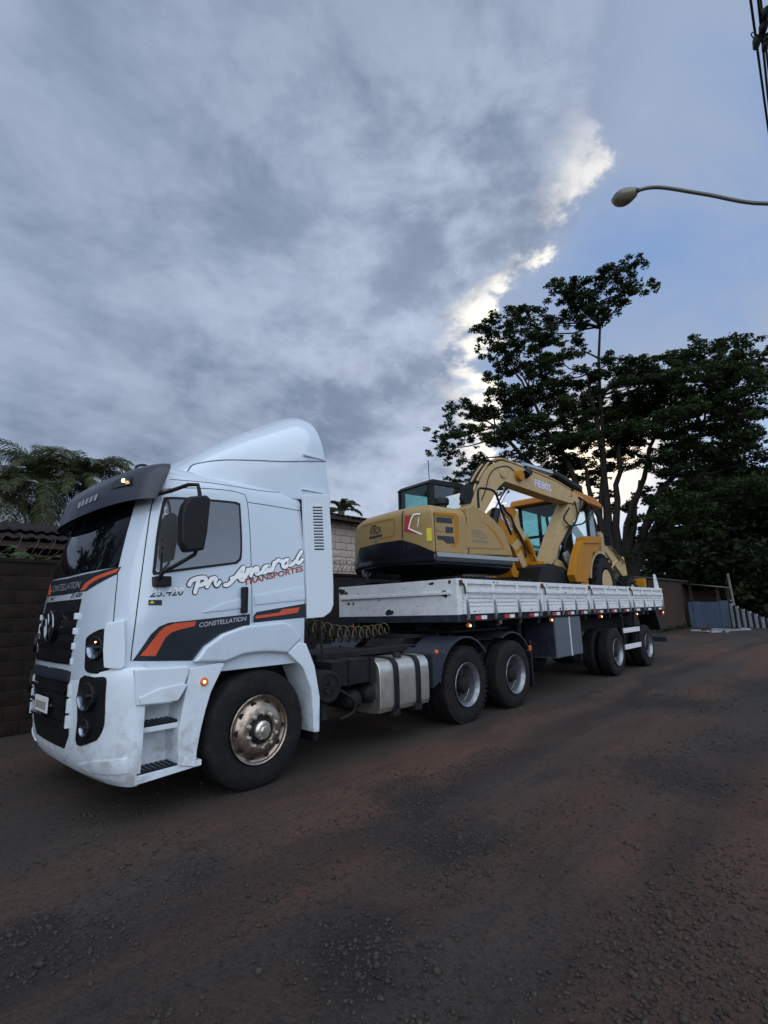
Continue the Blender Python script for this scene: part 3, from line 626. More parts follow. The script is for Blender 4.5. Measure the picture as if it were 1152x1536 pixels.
# step recess, treads
for near in (True, False):
    def yy(a): return a if near else 2*YC-a
    mb = MB(); mb.box(-1.10, -.52, min(yy(.24), yy(.42)), max(yy(.24), yy(.42)), .33, 1.19); mb.build('step_recess', 'white_plastic', T)
    MB().prism([(-1.10, .30), (-.56, .33), (-.56, .375), (-1.10, .365)], yy(.0), yy(.3)).build('step_sill', 'white_plastic', T, .006)
    MB().prism([(-1.10, .66), (-.62, .655), (-.62, .70), (-1.10, .70)], yy(.045), yy(.3)).build('step_shelf', 'white_plastic', T, .008)
    for z0, ya in ((.366, .01), (.702, .05)):
        MB().box(-1.085, -.70, min(yy(ya), yy(ya+.2)), max(yy(ya), yy(ya+.2)), z0-.005, z0+.018).build('step_tread', 'black', T, .006)
        for k in range(9): MB().box(-1.07+.04*k, -1.055+.04*k, min(yy(ya+.01), yy(ya+.19)), max(yy(ya+.01), yy(ya+.19)), z0+.017, z0+.024).build('tread_rib', 'grey_plastic', T)
    sk = [(-1.159, 1.163), (-0.966, 1.155), (-0.712, 1.147), (-0.715, 1.082), (-0.796, 0.879), (-0.867, 0.863), (-1.130, 0.881)]
    MB().prism(sk, yy(-.02), yy(.27)).build('step_valance', 'white_plastic', T, .02, 3)
    sg = [(-1.120, 0.945), (-0.963, 0.995), (-0.782, 1.010), (-0.724, 1.003), (-0.803, 0.881), (-0.902, 0.880), (-1.101, 0.888)]
    MB().prism(sg, yy(-.034), yy(.1)).build('valance_flute', 'white_plastic', T, .012, 2)
    # wheel arch: front panel, top arch, rear flap
    fpn = [(-0.706, 1.124), (-0.430, 1.149), (-0.378, 1.138), (-0.438, 1.030), (-0.503, 0.909), (-0.546, 0.767), (-0.583, 0.612), (-0.609, 0.459), (-0.616, 0.326), (-0.764, 0.364), (-0.778, 0.621)]
    MB().prism(fpn, yy(-.012), yy(.30)).build('arch_panel', 'white_plastic', T, .015, 3)
    oi = [(-0.677, 1.172), (-0.580, 1.297), (-0.419, 1.397), (-0.204, 1.459), (0.246, 1.487), (0.360, 1.437), (0.470, 1.313), (0.298, 1.175), (0.195, 1.189), (0.102, 1.202), (-0.047, 1.207), (-0.203, 1.201), (-0.377, 1.151)]
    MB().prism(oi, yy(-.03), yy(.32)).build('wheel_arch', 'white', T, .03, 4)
    of = [(0.298, 1.175), (0.420, 1.270), (0.522, 1.257), (0.635, 1.022), (0.703, 0.705), (0.696, 0.370), (0.626, 0.376), (0.592, 0.791), (0.480, 1.024)]
    MB().prism(of, yy(-.025), yy(.34)).build('arch_rear_flap', 'white_plastic', T, .014, 3)
    fl = [(0.659, 0.392), (0.720, 0.368), (0.703, 0.276), (0.651, 0.285)]
    MB().prism(fl, yy(.02), yy(.3)).build('splash_flap', 'black', T)
    a_ = [(-0.573, 1.002)][0]
    MB().lathe([(.0, -.03), (.022, -.026), (.034, -.012), (.038, 0)], (a_[0], yy(-.012), a_[1]), 20, 'Y', 1 if near else -1).build('side_marker', 'amber', T)
    MB().lathe([(.0, -.012), (.010, -.009), (.012, 0)], (a_[0]-.012, yy(-.038), a_[1]+.002), 10, 'Y', 1 if near else -1).build('marker_bulb', 'amber_hot', T)
    # rear side extender with vent
    ex_ = [(0.502, 2.830), (0.853, 2.883), (0.890, 2.439), (0.914, 1.842), (0.912, 1.638), (0.873, 1.567), (0.769, 1.513), (0.553, 1.505), (0.532, 2.189)]
    MB().prism(ex_, yy(-.006), yy(.05)).build('side_extender', 'white_plastic', T, .012, 3)
    v_ = [(0.617, 2.725), (0.750, 2.743), (0.776, 2.242), (0.645, 2.233)]
    MB().prism(v_, yy(-.0075), yy(.01)).build('vent_recess', 'black', T)
    for k in range(15):
        f0 = k/15; f1_ = f0+.035
        def lp(a, b, f): return (a[0]+(b[0]-a[0])*f, a[1]+(b[1]-a[1])*f)
        MB().prism([lp(v_[0], v_[3], f0), lp(v_[1], v_[2], f0), lp(v_[1], v_[2], f1_), lp(v_[0], v_[3], f1_)], yy(-.014), yy(.0)).build('vent_slat', 'white_plastic', T)
# roof and deflector
prof = [(-0.842, 2.903), (-0.668, 3.036), (-0.516, 3.149), (-0.327, 3.283), (-0.022, 3.473), (0.316, 3.660), (0.545, 3.777), (0.690, 3.833)]
prof = [(x, z+.13*k/(len(prof)-1)) for k, (x, z) in enumerate(prof)]
st = [(-.98, 2.93)]+prof+[(prof[-1][0]+.10, prof[-1][1]-.004)]
mb = MB(); rows = []; nn = 33
for i, (x, zt) in enumerate(st):
    f = i/(len(st)-1); bw = .72+.44*min(1, f*1.25)**.8; zb_ = 2.80; row = []
    for k in range(nn):
        th = math.pi*k/(nn-1); c, s_ = math.cos(th), math.sin(th); e = 2/4.2
        yy_ = YC-math.copysign(abs(c)**e, c)*bw; zz = zb_+(max(zt, zb_+.1)-zb_)*abs(s_)**e
        sh = (1-(zz-zb_)/(max(zt, zb_+.1)-zb_))*.16*max(0, (f-.6)/.4)
        row.append((x+sh, yy_, zz))
    rows.append(row)
mb.add([p_ for r_ in rows for p_ in r_], [(i*nn+k, i*nn+k+1, (i+1)*nn+k+1, (i+1)*nn+k) for i in range(len(rows)-1) for k in range(nn-1)]+[tuple(range((len(rows)-1)*nn, len(rows)*nn))])
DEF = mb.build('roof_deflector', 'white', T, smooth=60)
def m_defl(x, z, o):
    # lay a mark on the near flank of the deflector
    xs = [q[0] for q in st]; x0 = x
    for _ in range(4):
        f = float(np.interp(x0, xs, np.linspace(0, 1, len(xs)))); zt = float(np.interp(x0, xs, [q[1] for q in st])); u = min(max((z-2.80)/(zt-2.80), 0), 1)
        x0 = x-(1-u)*.16*max(0, (f-.6)/.4)
    bw = .72+.44*min(1, f*1.25)**.8; return (x, YC-bw*(1-u**4.2)**(1/4.2)-o-.003, z)
seam([(-0.662, 2.920), (-0.619, 2.994), (-0.554, 3.054), (-0.329, 3.115), (-0.008, 3.161), (0.390, 3.213), (0.886, 3.305)], m_defl, .008)
for pl in ([(0.564, 3.311), (0.846, 3.370), (0.846, 3.338), (0.564, 3.279)], [(0.545, 2.908), (0.831, 2.954), (0.831, 2.914), (0.545, 2.870)]):
    c_ = [sum(a[i] for a in pl)/4 for i in (0, 1)]; p3 = m_defl(c_[0], c_[1], 0)
    MB().box(pl[0][0], pl[1][0], p3[1]-.012, p3[1]+.05, pl[2][1], pl[0][1]).build('deflector_clip', 'white_plastic', T, .004)
# sun visor
vprof = [(.00, .00, 2.555), (.015, .0, 2.62), (.04, .0, 2.76), (.11, .03, 2.86), (.25, .09, 2.91), (.44, .2, 2.925), (.42, .21, 2.885), (.24, .13, 2.80), (.12, .07, 2.70), (.06, .035, 2.56)]
def visor(u, v):
    i = v*(len(vprof)-1); a = int(min(i, len(vprof)-1.001)); f = i-a
    dx, ins, z = [vprof[a][k]*(1-f)+vprof[a+1][k]*f for k in range(3)]
    th = -math.pi/2+math.pi*u; c, s_ = math.cos(th), math.sin(th); b = 1.245-ins; xr = -1.075+.40*(z-2.555); A = .365-dx*.62+(xr+.965); e = 2/2.35
    x = xr-A*abs(c)**e; return (x, YC+math.copysign(abs(s_)**e, s_)*b, z-.015*abs(c))
mb = MB(); mb.grid(visor, 61, 10)
for e in (0, 60): mb.f.append(tuple(e*10+k for k in range(10)))
VIS = mb.build('sun_visor', 'grey_plastic', T, smooth=40)
for yv, sg in ((.34, 1), (2*YC-.34, -1)):
    def vpt(yq, zq):
        best = None
        for iu in range(0, 401):
            p_ = visor(iu/400, .2+.0)
            if best is None or abs(p_[1]-yq) < best[0]: best = (abs(p_[1]-yq), iu/400)
        u = best[1]; bv = min(np.linspace(0, .44, 60), key=lambda v_: abs(visor(u, v_)[2]-zq)); return visor(u, bv)
    quad = [vpt(yv-.13*sg, 2.70), vpt(yv+.20*sg, 2.70), vpt(yv+.13*sg, 2.775), vpt(yv-.10*sg, 2.785)]
    quad = [(x-.016, y-.012*sg, z) for x, y, z in quad]
    mb = MB(); mb.add(quad, [(0, 1, 2, 3)]); mb.build('visor_lamp_window', 'black_gloss', T, smooth=0, fix=False)
    if sg < 0: continue
    lp_ = vpt(yv-.04*sg, 2.745); MB().lathe([(.0, -.02), (.014, -.016), (.018, 0)], (lp_[0]-.02, lp_[1]-.014*sg, lp_[2]), 12, 'X').build('visor_lamp', 'amber_hot', T)
mb = MB(); mb.tube(catmull([(-1.10, .46, 2.88), (-1.08, .46, 2.945), (-1.0, .46, 2.965), (-.96, .46, 2.90)], 4), .012, 8); mb.build('roof_handle', 'black', T)
vl = MB()
for k in range(5):
    a_, b_ = 1.28-.11*k, 1.21-.11*k; P4 = [vpt(a_, 2.645), vpt(b_, 2.645), vpt(b_-.02, 2.70), vpt(a_-.02, 2.70)]
    vl.add([(x-.006, y, z) for x, y, z in P4], [(0, 1, 2, 3)])
vl.build('visor_print', 'silver', T, smooth=0, fix=False)
# mirrors
for near in (True, False):
    def yy(a): return a if near else 2*YC-a
    mp_ = [(-0.977, 2.373), (-0.959, 2.471), (-0.917, 2.546), (-0.770, 2.580), (-0.731, 2.550), (-0.749, 2.255), (-0.772, 2.104), (-0.922, 2.077), (-0.970, 2.151)]
    k_ = MB(); k_.prism(mp_, yy(-.31), yy(-.20)); k_.build('mirror_housing', 'black', T, .025, 3)
    gl_ = [(x+.012, z) for x, z in mp_]
    # curved arms
    A = [(-1.061, 2.600), (-0.971, 2.631), (-0.880, 2.676), (-0.825, 2.673), (-0.809, 2.597), (-0.813, 2.549)]
    MB().tube([(A[0][0], yy(.06), A[0][1]), (A[1][0], yy(-.05), A[1][1]), (A[2][0], yy(-.18), A[2][1]), (A[3][0], yy(-.24), A[3][1]), (A[4][0], yy(-.25), A[4][1]), (A[5][0], yy(-.25), A[5][1]-.06)], .017, 10).build('mirror_arm', 'black', T)
    B = [(-0.791, 2.116), (-0.825, 2.068), (-0.936, 1.983), (-1.010, 1.924), (-1.028, 1.858)]
    MB().tube([(B[0][0], yy(-.25), B[0][1]+.05), (B[1][0], yy(-.24), B[1][1]), (B[2][0], yy(-.16), B[2][1]), (B[3][0], yy(-.07), B[3][1]), (B[4][0], yy(-.03), B[4][1])], .017, 10).build('mirror_arm', 'black', T)
    bb = [(-1.053, 1.896), (-0.919, 1.900), (-0.914, 1.811), (-1.047, 1.809)]
    MB().prism(bb, yy(-.045), yy(.06)).build('mirror_bracket', 'black', T, .015, 3)
    C_ = [(-1.056, 2.430), (-0.927, 2.481), (-0.932, 2.269), (-0.943, 2.049), (-1.049, 2.043)]
# wheels -----------------------------------------------------------
def tyre_mesh(w=.29, r=.525, grooves=4, bead=.29):
    h = w/2; pr = [(bead, h-.03), (bead+.02, h-.012), (bead+.05, h-.004), (bead+.11, h), (r-.075, h-.004), (r-.035, h-.014), (r-.016, h-.026), (r-.004, h-.045)]
    tread = []; ng = grooves; usable = w-.10
    for k in range(ng):
        c = h-.05-usable*(k+.5)/ng; tread += [(r, c+.010), (r-.013, c+.007), (r-.013, c-.007), (r, c-.010)]
    return pr+tread+[(a, -b) for a, b in pr[::-1]]
def wheel(root, x, yo, sgn, kind, z=.515):
    """yo: outer face of the tyre; sgn -1 faces the near side"""
    W = bpy.data.objects.new('wheel', None); COL.objects.link(W); W.parent = root; W.matrix_parent_inverse = root.matrix_basis.inverted(); W.location = (x, yo, z); W.empty_display_size = .1
    W.matrix_basis = Matrix.Translation((x, yo, z))
    key = (kind, sgn)
    if key not in WCACHE:
        L_ = []; mb = MB(); mb.lathe(tyre_mesh(), (0, -sgn*.145, 0), 64, caps=False); L_.append(('tyre', mb, 'rubber', 0))
        if kind == 'drive':
            tb = MB()
            for k in range(46):
                a = 2*math.pi*k/46
                for off in (-.085, .085):
                    M_ = Matrix.Rotation(-a-(.04 if off > 0 else 0), 4, 'Y'); vs = [M_ @ Vector(v) for v in [(sx*.022, -sgn*.145+off+sy*.05, .515+sz*.014) for sx in (-1, 1) for sy in (-1, 1) for sz in (-1, 1)]]
                    tb.add([tuple(v) for v in vs], [(0, 1, 3, 2), (4, 6, 7, 5), (0, 4, 5, 1), (2, 3, 7, 6), (0, 2, 6, 4), (1, 5, 7, 3)])
            L_.append(('tread_lugs', tb, 'rubber', 1))
        if kind == 'front':
            mb = MB(); mb.lathe([(.272, -.10), (.287, -.02), (.302, .0), (.305, .008), (.300, .014), (.288, .008), (.283, -.012), (.262, -.020), (.235, .012), (.205, .036), (.17, .045), (.14, .044), (.125, .03), (.118, .0), (.0, .0)], (0, 0, 0), 64, 'Y', sgn); L_.append(('rim', mb, 'rim_alu', 0))
            mb = MB(); mb.lathe([(.120, .0), (.118, .028), (.09, .032), (.088, .03), (.0, .03)], (0, 0, 0), 40, 'Y', sgn); L_.append(('hub_flange', mb, 'black', 0))
            mb = MB(); mb.lathe([(.085, .02), (.08, .06), (.062, .075), (.058, .085), (.0, .088)], (0, 0, 0), 40, 'Y', sgn)
            for k in range(6): pass
            L_.append(('hub_cap', mb, 'alu', 0))
            mb = MB(); mb.lathe([(.038, .085), (.036, .105), (.0, .107)], (0, 0, 0), 6, 'Y', sgn); L_.append(('hub_nut', mb, 'alu', 0))
            for k in range(10):
                a = 2*math.pi*(k+.5)/10; c, s_ = math.cos(a), math.sin(a)
                mb = MB(); mb.lathe([(.021, .035), (.020, .066), (.014, .076), (.0, .078)], (.150*c, 0, .150*s_), 10, 'Y', sgn); L_.append(('lug_nut', mb, 'alu', 0))
                a = 2*math.pi*k/10; c, s_ = math.cos(a), math.sin(a)
                n3 = Vector((.0, sgn*.80, 0)); mb = MB(); mb.lathe([(.027, -.012), (.027, .006), (.022, .007), (.0, .007)], (.236*c, sgn*.006, .236*s_), 16, 'Y', sgn); L_.append(('hand_hole', mb, 'black', 0))
        else:
            mb = MB(); mb.lathe([(.272, -.12), (.283, -.02), (.298, .0), (.302, .006), (.298, .012), (.286, .006), (.278, -.012), (.262, -.03), (.255, -.06), (.250, -.135), (.235, -.150)], (0, 0, 0), 64, 'Y', sgn); mb.f = mb.f[:-2]; L_.append(('rim', mb, 'rim_steel', 0)); mb = MB(); mb.lathe([(.245, -.140), (.225, -.165), (.19, -.160), (.17, -.150), (.0, -.150)], (0, 0, 0), 48, 'Y', sgn); L_.append(('wheel_disc', mb, 'rim_shade', 0))
            mb = MB(); mb.lathe([(.125, -.16), (.12, -.06), (.10, -.03), (.06, -.02), (.0, -.02)], (0, 0, 0), 32, 'Y', sgn); L_.append(('hub', mb, 'chassis', 0))
            for k in range(8):
                a = 2*math.pi*k/8; c, s_ = math.cos(a), math.sin(a)
                mb = MB(); mb.lathe([(.026, -.17), (.026, -.1575), (.0, -.1575)], (.212*c, 0, .212*s_), 14, 'Y', sgn); L_.append(('hand_hole', mb, 'black', 0))
            for k in range(10):
                a = 2*math.pi*(k+.5)/10; c, s_ = math.cos(a), math.sin(a)
                mb = MB(); mb.lathe([(.016, -.16), (.015, -.125), (.0, -.123)], (.155*c, 0, .155*s_), 8, 'Y', sgn); L_.append(('lug_nut', mb, 'chassis', 0))
        WCACHE[key] = []
        for nm, mb, m_, st_ in L_:
            o = mb.build(nm, m_, None, smooth=40); WCACHE[key].append((nm, o.data, st_)); bpy.data.objects.remove(o)
    for nm, me, st_ in WCACHE[key]:
        o = bpy.data.objects.new(nm, me); COL.objects.link(o); o.parent = W; o.rotation_euler = (0, (x*1.7) % 1.0 if nm not in ('hub',) else 0, 0)
        if st_:
            o['kind'] = 'stuff'
    return W
WCACHE = {}
def axle(root, x, kind, dual, ww=2*YC):
    wheel(root, x, .0, -1, kind); wheel(root, x, ww, 1, kind)
    if dual:
        for yo, s_ in ((.345, -1), (ww-.345, 1)):
            W = bpy.data.objects.new('wheel', None); COL.objects.link(W); W.parent = root; W.matrix_parent_inverse = root.matrix_basis.inverted(); W.matrix_basis = Matrix.Translation((x, yo, .515))
            for nm, me, st_ in WCACHE[(kind, s_)]:
                if nm in ('tyre', 'tread_lugs', 'rim'):
                    o = bpy.data.objects.new(nm, me); COL.objects.link(o); o.parent = W
                    if st_: o['kind'] = 'stuff'
    MB().tube([(x, .2, .515), (x, ww-.2, .515)], .075, 12).build('axle', 'chassis', root)
axle(T, 0.0, 'front', False); axle(T, 3.40, 'drive', True); axle(T, 4.76, 'plain', True)
# frame -------------------------------------------------------------
for y0 in (.80, 1.66):
    MB().box(-1.0, 5.25, y0, y0+.08, .74, 1.0).build('frame_rail', 'chassis', T, .008)
for x0 in (.8, 1.7, 2.6, 4.05, 5.15): MB().box(x0, x0+.1, .86, 1.68, .78, .96).build('cross_member', 'chassis', T)
for x0 in (3.4, 4.76): MB().lathe([(.0, -.28), (.14, -.25), (.2, 0), (.14, .25), (.0, .28)], (x0, YC, .515), 24, 'Y').build('differential', 'chassis', T)
# deck plates behind the cab
MB().box(.75, 2.75, .55, 2.0, 1.0, 1.02).build('deck_plate', 'chassis', T)
for y0 in (.62, .72): MB().tube([(.8, y0, 1.06), (3.0, y0, 1.06)], .022, 8).build('air_pipe', 'chassis', T)
MB().box(1.0, 2.6, .40, .47, 1.03, 1.09).build('side_rail', 'chassis', T, .006)
# fuel tank
tk = [(.08, .385), (.52, .385), (.60, .46), (.60, .91), (.52, .985), (.15, .99), (.04, .95), (.0, .84), (.0, .50), (.02, .42)]
TK = MB(); TK.prism(catmull(tk, 3, True), 1.62, 2.54, 'X'); TK = TK.build('fuel_tank', 'alu', T, .05, 5)
for xs in (1.86, 2.27):
    big = [(.29+(y-.29)*1.045, .71+(z-.71)*1.045) for y, z in catmull(tk, 3, True)]
    MB().prism(big, xs, xs+.085, 'X').build('tank_strap', 'black', T, .004)
MB().lathe([(.055, -.02), (.055, .03), (.045, .045), (.0, .048)], (2.08, .14, 1.0), 24, 'Z').build('tank_cap', 'black', T)
MB().box(1.84, 1.97, .0, .12, .34, .42).build('tank_bracket', 'chassis', T); MB().box(2.25, 2.38, .0, .12, .34, .42).build('tank_bracket', 'chassis', T)
# battery box, silencer disc, air tanks
MB().box(.93, 1.60, .05, .62, .76, 1.03).build('battery_box', 'chassis', T, .012)
MB().box(1.16, 1.175, .035, .64, .75, 1.036).build('battery_strap', 'black', T); MB().box(1.50, 1.515, .035, .64, .75, 1.036).build('battery_strap', 'black', T)
fd = [(0.859, 0.784)][0]
sd = MB(); sd.lathe([(.165, .30), (.17, .04), (.165, .0), (.155, -.012), (.13, -.014), (.125, -.004), (.085, -.004), (.08, -.016), (.0, -.02)], (fd[0], .02, fd[1]), 40); sd.build('silencer', 'chassis', T)
for k in range(10):
    a = 2*math.pi*k/10; MB().tube([(fd[0]+.03*math.cos(a), .0, fd[1]+.03*math.sin(a)), (fd[0]+.075*math.cos(a), .0, fd[1]+.075*math.sin(a))], .008, 6).build('silencer_spoke', 'black', T)
MB().tube([(fd[0]-.02, .10, fd[1]-.12), (fd[0]-.02, .10, fd[1]-.33)], .055, 12).build('exhaust_outlet', 'chassis', T)
for px_ in ([(1.327, 0.581)][0], [(1.595, 0.616)][0]):
    MB().lathe([(.0, -.03), (.06, -.02), (.10, .01), (.115, .05), (.115, .62), (.0, .66)], (px_[0], .10, px_[1]), 28).build('air_tank', 'chassis', T)
MB().tube(catmull([(1.05, .12, .74), (1.16, .05, .66), (1.25, .03, .56), (1.22, .04, .47), (1.05, .06, .42)], 5), .016, 8).build('drain_pipe', 'chassis', T)
# rear mudguards
def arc(cx, cz, r, a0, a1, n): return [(cx+r*math.cos(a0+(a1-a0)*k/n), cz+r*math.sin(a0+(a1-a0)*k/n)) for k in range(n+1)]
for near in (True, False):
    def yy(a): return a if near else 2*YC-a
    o_ = arc(3.40, .52, .66, R(172), R(38), 16); i_ = arc(3.40, .52, .63, R(172), R(38), 16)
    mb = MB(); mb.prism(o_+i_[::-1], yy(-.01), yy(.62)); mb.build('mudguard', 'grey_plastic', T, .006)
    MB().prism([(2.62, .55), (2.79, .62), (2.93, .98), (2.70, 1.06), (2.64, .98)], yy(.0), yy(.55)).build('mudguard_front', 'grey_plastic', T, .02)
    o_ = arc(4.76, .52, .66, R(118), R(20), 12); i_ = arc(4.76, .52, .635, R(118), R(20), 12)
    mb = MB(); mb.prism(o_+i_[::-1], yy(.02), yy(.62)); mb.build('mudguard', 'grey_plastic', T, .006)
    MB().prism([(5.36, .25), (5.40, .25), (5.40, 1.0), (5.34, 1.0)], yy(.02), yy(.62)).build('mud_flap', 'black', T)
    a_ = [(2.711, 1.008)][0]
    MB().lathe([(.0, -.03), (.022, -.024), (.03, 0)], (a_[0], yy(-.0), a_[1]), 16, 'Y', 1 if near else -1).build('side_marker', 'amber', T)
    a_ = [(5.406, 0.797)][0]
    MB().box(5.30, 5.36, min(yy(.0), yy(.06)), max(yy(.0), yy(.06)), .84, .92).build('tail_marker', 'amber', T, .01)
# fifth wheel
MB().lathe([(.0, .0), (.47, .0), (.47, -.06), (.0, -.06)], (3.55, YC, 1.20), 40, 'Z').build('fifth_wheel', 'chassis', T, .008)
MB().prism([(2.95, 1.02), (4.1, 1.02), (3.95, 1.15), (3.1, 1.15)], .9, 1.64).build('fifth_wheel_mount', 'chassis', T, .02)
# stack rod and coiled air lines
MB().tube([(.80, .10, 1.55), (.84, .10, 1.03)], .014, 8).build('support_rod', 'black', T)
MB().tube(catmull([(.56, .3, 1.5), (.62, .3, 1.3), (.62, .35, 1.08)], 5), .07, 12).build('intake_duct', 'black', T)
ca_ = (.85, .75, 1.52); cb_ = (3.18, 1.30, 1.30)
mb = MB(); path = []
for k in range(13*16+1):
    f = k/(13*16); a = 2*math.pi*k/16; c_ = [ca_[i]+(cb_[i]-ca_[i])*f for i in range(3)]; sg = -.12*math.sin(math.pi*f)
    path.append((c_[0], c_[1]+.075*math.cos(a), c_[2]+sg+.085*math.sin(a)))
mb.tube(path, .008, 6); mb.build('air_hose_coil', 'hose', T)
path = [(x, y+.14, z-.05) for x, y, z in path]; mb = MB(); mb.tube(path, .010, 6); mb.build('air_hose_coil', 'black', T)

# ------------------------------------------------------------------ semi-trailer
TR = thing('semi_trailer', 'white dropside flatbed semi-trailer with red and white tape, carrying two diggers', 'trailer', (3.26, 0, 0))
TW = 2.55; ZT, ZB, ZD = 2.0, 1.50, 1.44
XE = 13.50
# deck and chassis
MB().box(3.30, XE-.02, .05, TW-.05, 1.385, ZD).build('deck', 'chassis', TR)
for y0 in (.80, 1.65): MB().prism([(3.4, 1.385), (3.4, 1.24), (5.0, 1.22), (5.9, .96), (12.9, .96), (13.3, 1.10), (13.3, 1.385)], y0, y0+.12).build('main_beam', 'chassis', TR)
for k in range(14): MB().box(3.7+.7*k, 3.78+.7*k, .06, TW-.06, 1.28, 1.383).build('cross_beam', 'chassis', TR)
MB().box(3.6, 5.2, .35, TW-.35, 1.21, 1.24).build('kingpin_plate', 'chassis', TR)
# headboard
HB = MB().box(3.255, 3.30, 0, TW, ZB-.02, ZT).build('headboard', 'old_white', TR, .006)
MB().box(3.225, 3.254, .10, TW-.06, 1.775, 1.815).build('headboard_rail', 'old_white', TR, .006)
MB().box(3.245, 3.31, -.004, TW+.004, 1.375, ZB-.021).build('headboard_beam', 'navy', TR, .006)
random.seed(3)
def blot(y, z, r, sx=1.): return [(y+r*sx*random.uniform(.6, 1.2)*math.cos(a), z+r*random.uniform(.6, 1.2)*math.sin(a)) for a in np.linspace(0, 6.28, 14)[:-1]]
for y, z, r, sx in ((.12, 1.955, .03, 1.), (.22, 1.79, .045, 1.3), (.2, 1.755, .03, 1), (2.46, 1.92, .06, 1.4), (2.36, 1.89, .03, 1.6), (2.18, 1.70, .025, 1.), (2.30, 1.70, .028, 1.2), (1.32, 1.53, .05, 1.8), (.45, 1.95, .02, 3), (1.55, 1.74, .02, .6), (1.0, 1.9, .010, 1), (2.05, 1.86, .012, 1), (.75, 1.62, .012, .8)):
    sheet(blot(y, z, r, sx), lambda a, b, o: (3.2535-o-(.03 if 1.77 < b < 1.82 else 0) if False else 3.2535-o, a, b), .0015, .001, .2).build('bare_patch', 'worn_black', TR, smooth=0)
for near in (True, False):
    def yy(a): return a if near else TW-a
    def bx(x0, x1, a, b, z0, z1): return MB().box(x0, x1, min(yy(a), yy(b)), max(yy(a), yy(b)), z0, z1)
    # chassis side rail
    bx(3.312, XE, 0, .06, 1.375, ZB-.021).build('side_rail', 'chassis', TR, .006)
    segs = [(3.40, 5.84), (5.97, 8.02), (8.15, 10.60), (10.73, 13.38)]
    for i, (xa, xb) in enumerate(segs):
        P = bx(xa, xb, .03, .045, ZB, ZT-.02).build('drop_side', 'old_white', TR)
        def sub(mb, nm, mt='old_white', bv=.006):
            o = mb.build(nm, mt, TR, bv); o.parent = P; o.matrix_parent_inverse = Matrix.Identity(4); return o
        P.parent = TR; P.matrix_parent_inverse = TR.matrix_basis.inverted()
        def part(mb, nm, mt='old_white', bv=.006):
            o = mb.build(nm, mt, None, bv); o.parent = P; return o
        part(bx(xa, xb, -.015, .06, ZT-.07, ZT), 'top_rail'); part(bx(xa, xb, -.015, .06, ZB-.015, ZB+.065), 'bottom_rail')
        part(bx(xa+.04, xb-.04, -.045, -.014, ZT-.20, ZT-.155), 'middle_rail')
        for z0 in (ZB+.085, ZB+.145, ZB+.205):
            part(MB().prism([(yy(.032), z0), (yy(.008), z0+.018), (yy(.008), z0+.036), (yy(.032), z0+.052)], xa+.02, xb-.02, 'X'), 'corrugation', 'old_white', 0)
        nr = 4
        for k in range(nr):
            xr = xa+.05+(xb-xa-.16)*k/(nr-1)
            part(bx(xr, xr+.06, -.018, .035, ZB+.06, ZT-.065), 'upright')
            part(MB().prism([(yy(-.02), ZB+.20), (yy(-.045), ZB+.10), (yy(-.05), ZB-.06), (yy(-.035), ZB-.10), (yy(-.006), ZB-.10), (yy(-.005), ZB+.2)], xr+.008, xr+.05, 'X'), 'hinge', 'rim_steel', .004)
    for xa, xb in ((3.302, 3.385), (5.86, 5.95), (8.04, 8.13), (10.62, 10.71), (13.40, 13.49)):
        bx(xa, xb, .0, .07, ZB-.018, ZT+.005).build('stake_post', 'old_white', TR, .008)
        bx(xa+.02, xb-.01, -.035, .0, ZT-.10, ZT-.02).build('latch', 'rust', TR, .01)
        MB().tube([(xa+.05, yy(-.03), ZT-.05), (xa+.10, yy(-.045), ZT-.12), (xa+.13, yy(-.03), ZT-.22)], .012, 6).build('latch_lever', 'worn_black', TR)
    for i, (xa, xb) in enumerate(segs):
        for k in range(3):
            x0 = xa+.30+(xb-xa-.75)*k/2
            if i == 3:
                bx(x0, x0+.28, -.003, .001, 1.405, 1.455).build('reflective_tape_white', 'refl_white', TR)
            else:
                bx(x0, x0+.16, -.003, .001, 1.402, 1.458).build('reflective_tape_red', 'red', TR); bx(x0+.165, x0+.32, -.003, .001, 1.402, 1.458).build('reflective_tape_white', 'refl_white', TR)
    for px_ in [(3.582, 1.294), (6.273, 1.306), (8.726, 1.301), (11.110, 1.321), (13.396, 1.346)]:
        MB().lathe([(.0, -.035), (.028, -.03), (.036, -.01), (.038, .01)], (px_[0], yy(.05), 1.325), 14, 'Y', 1 if near else -1).build('side_marker', 'amber', TR)
        bx(px_[0]-.03, px_[0]+.03, .055, .09, 1.30, 1.378).build('marker_bracket', 'chassis', TR)
        MB().lathe([(.0, -.012), (.016, -.008), (.018, 0)], (px_[0], yy(.022), 1.318), 8, 'Y', 1 if near else -1).build('marker_bulb', 'amber_hot', TR)
    for x0 in (4.55, 5.2, 6.9, 8.6, 10.0, 11.9): bx(x0, x0+.09, .10, .22, 1.30, 1.385).build('lashing_ring', 'rim_steel', TR, .02)
    # toolbox
    if near:
        MB().box(6.36, 7.55, .03, .66, .62, 1.36).build('toolbox', 'toolbox', TR, .012)
        MB().box(6.355, 6.358, .04, .65, .64, 1.34).build('toolbox_end', 'navy', TR)
        MB().box(6.38, 7.53, .018, .031, .64, 1.345).build('toolbox_lid', 'toolbox', TR, .006)
        MB().box(6.98, 7.01, .006, .019, .62, 1.36).build('toolbox_bar', 'old_white', TR)
    # side guard between the axles
    for x0 in (10.09, 10.95): bx(x0, x0+.05, .06, .12, .52, 1.37).build('guard_post', 'chassis', TR)
    for z0 in (.90, .52): bx(10.02, 11.17, .02, .055, z0, z0+.11).build('guard_bar', 'old_white', TR, .006)
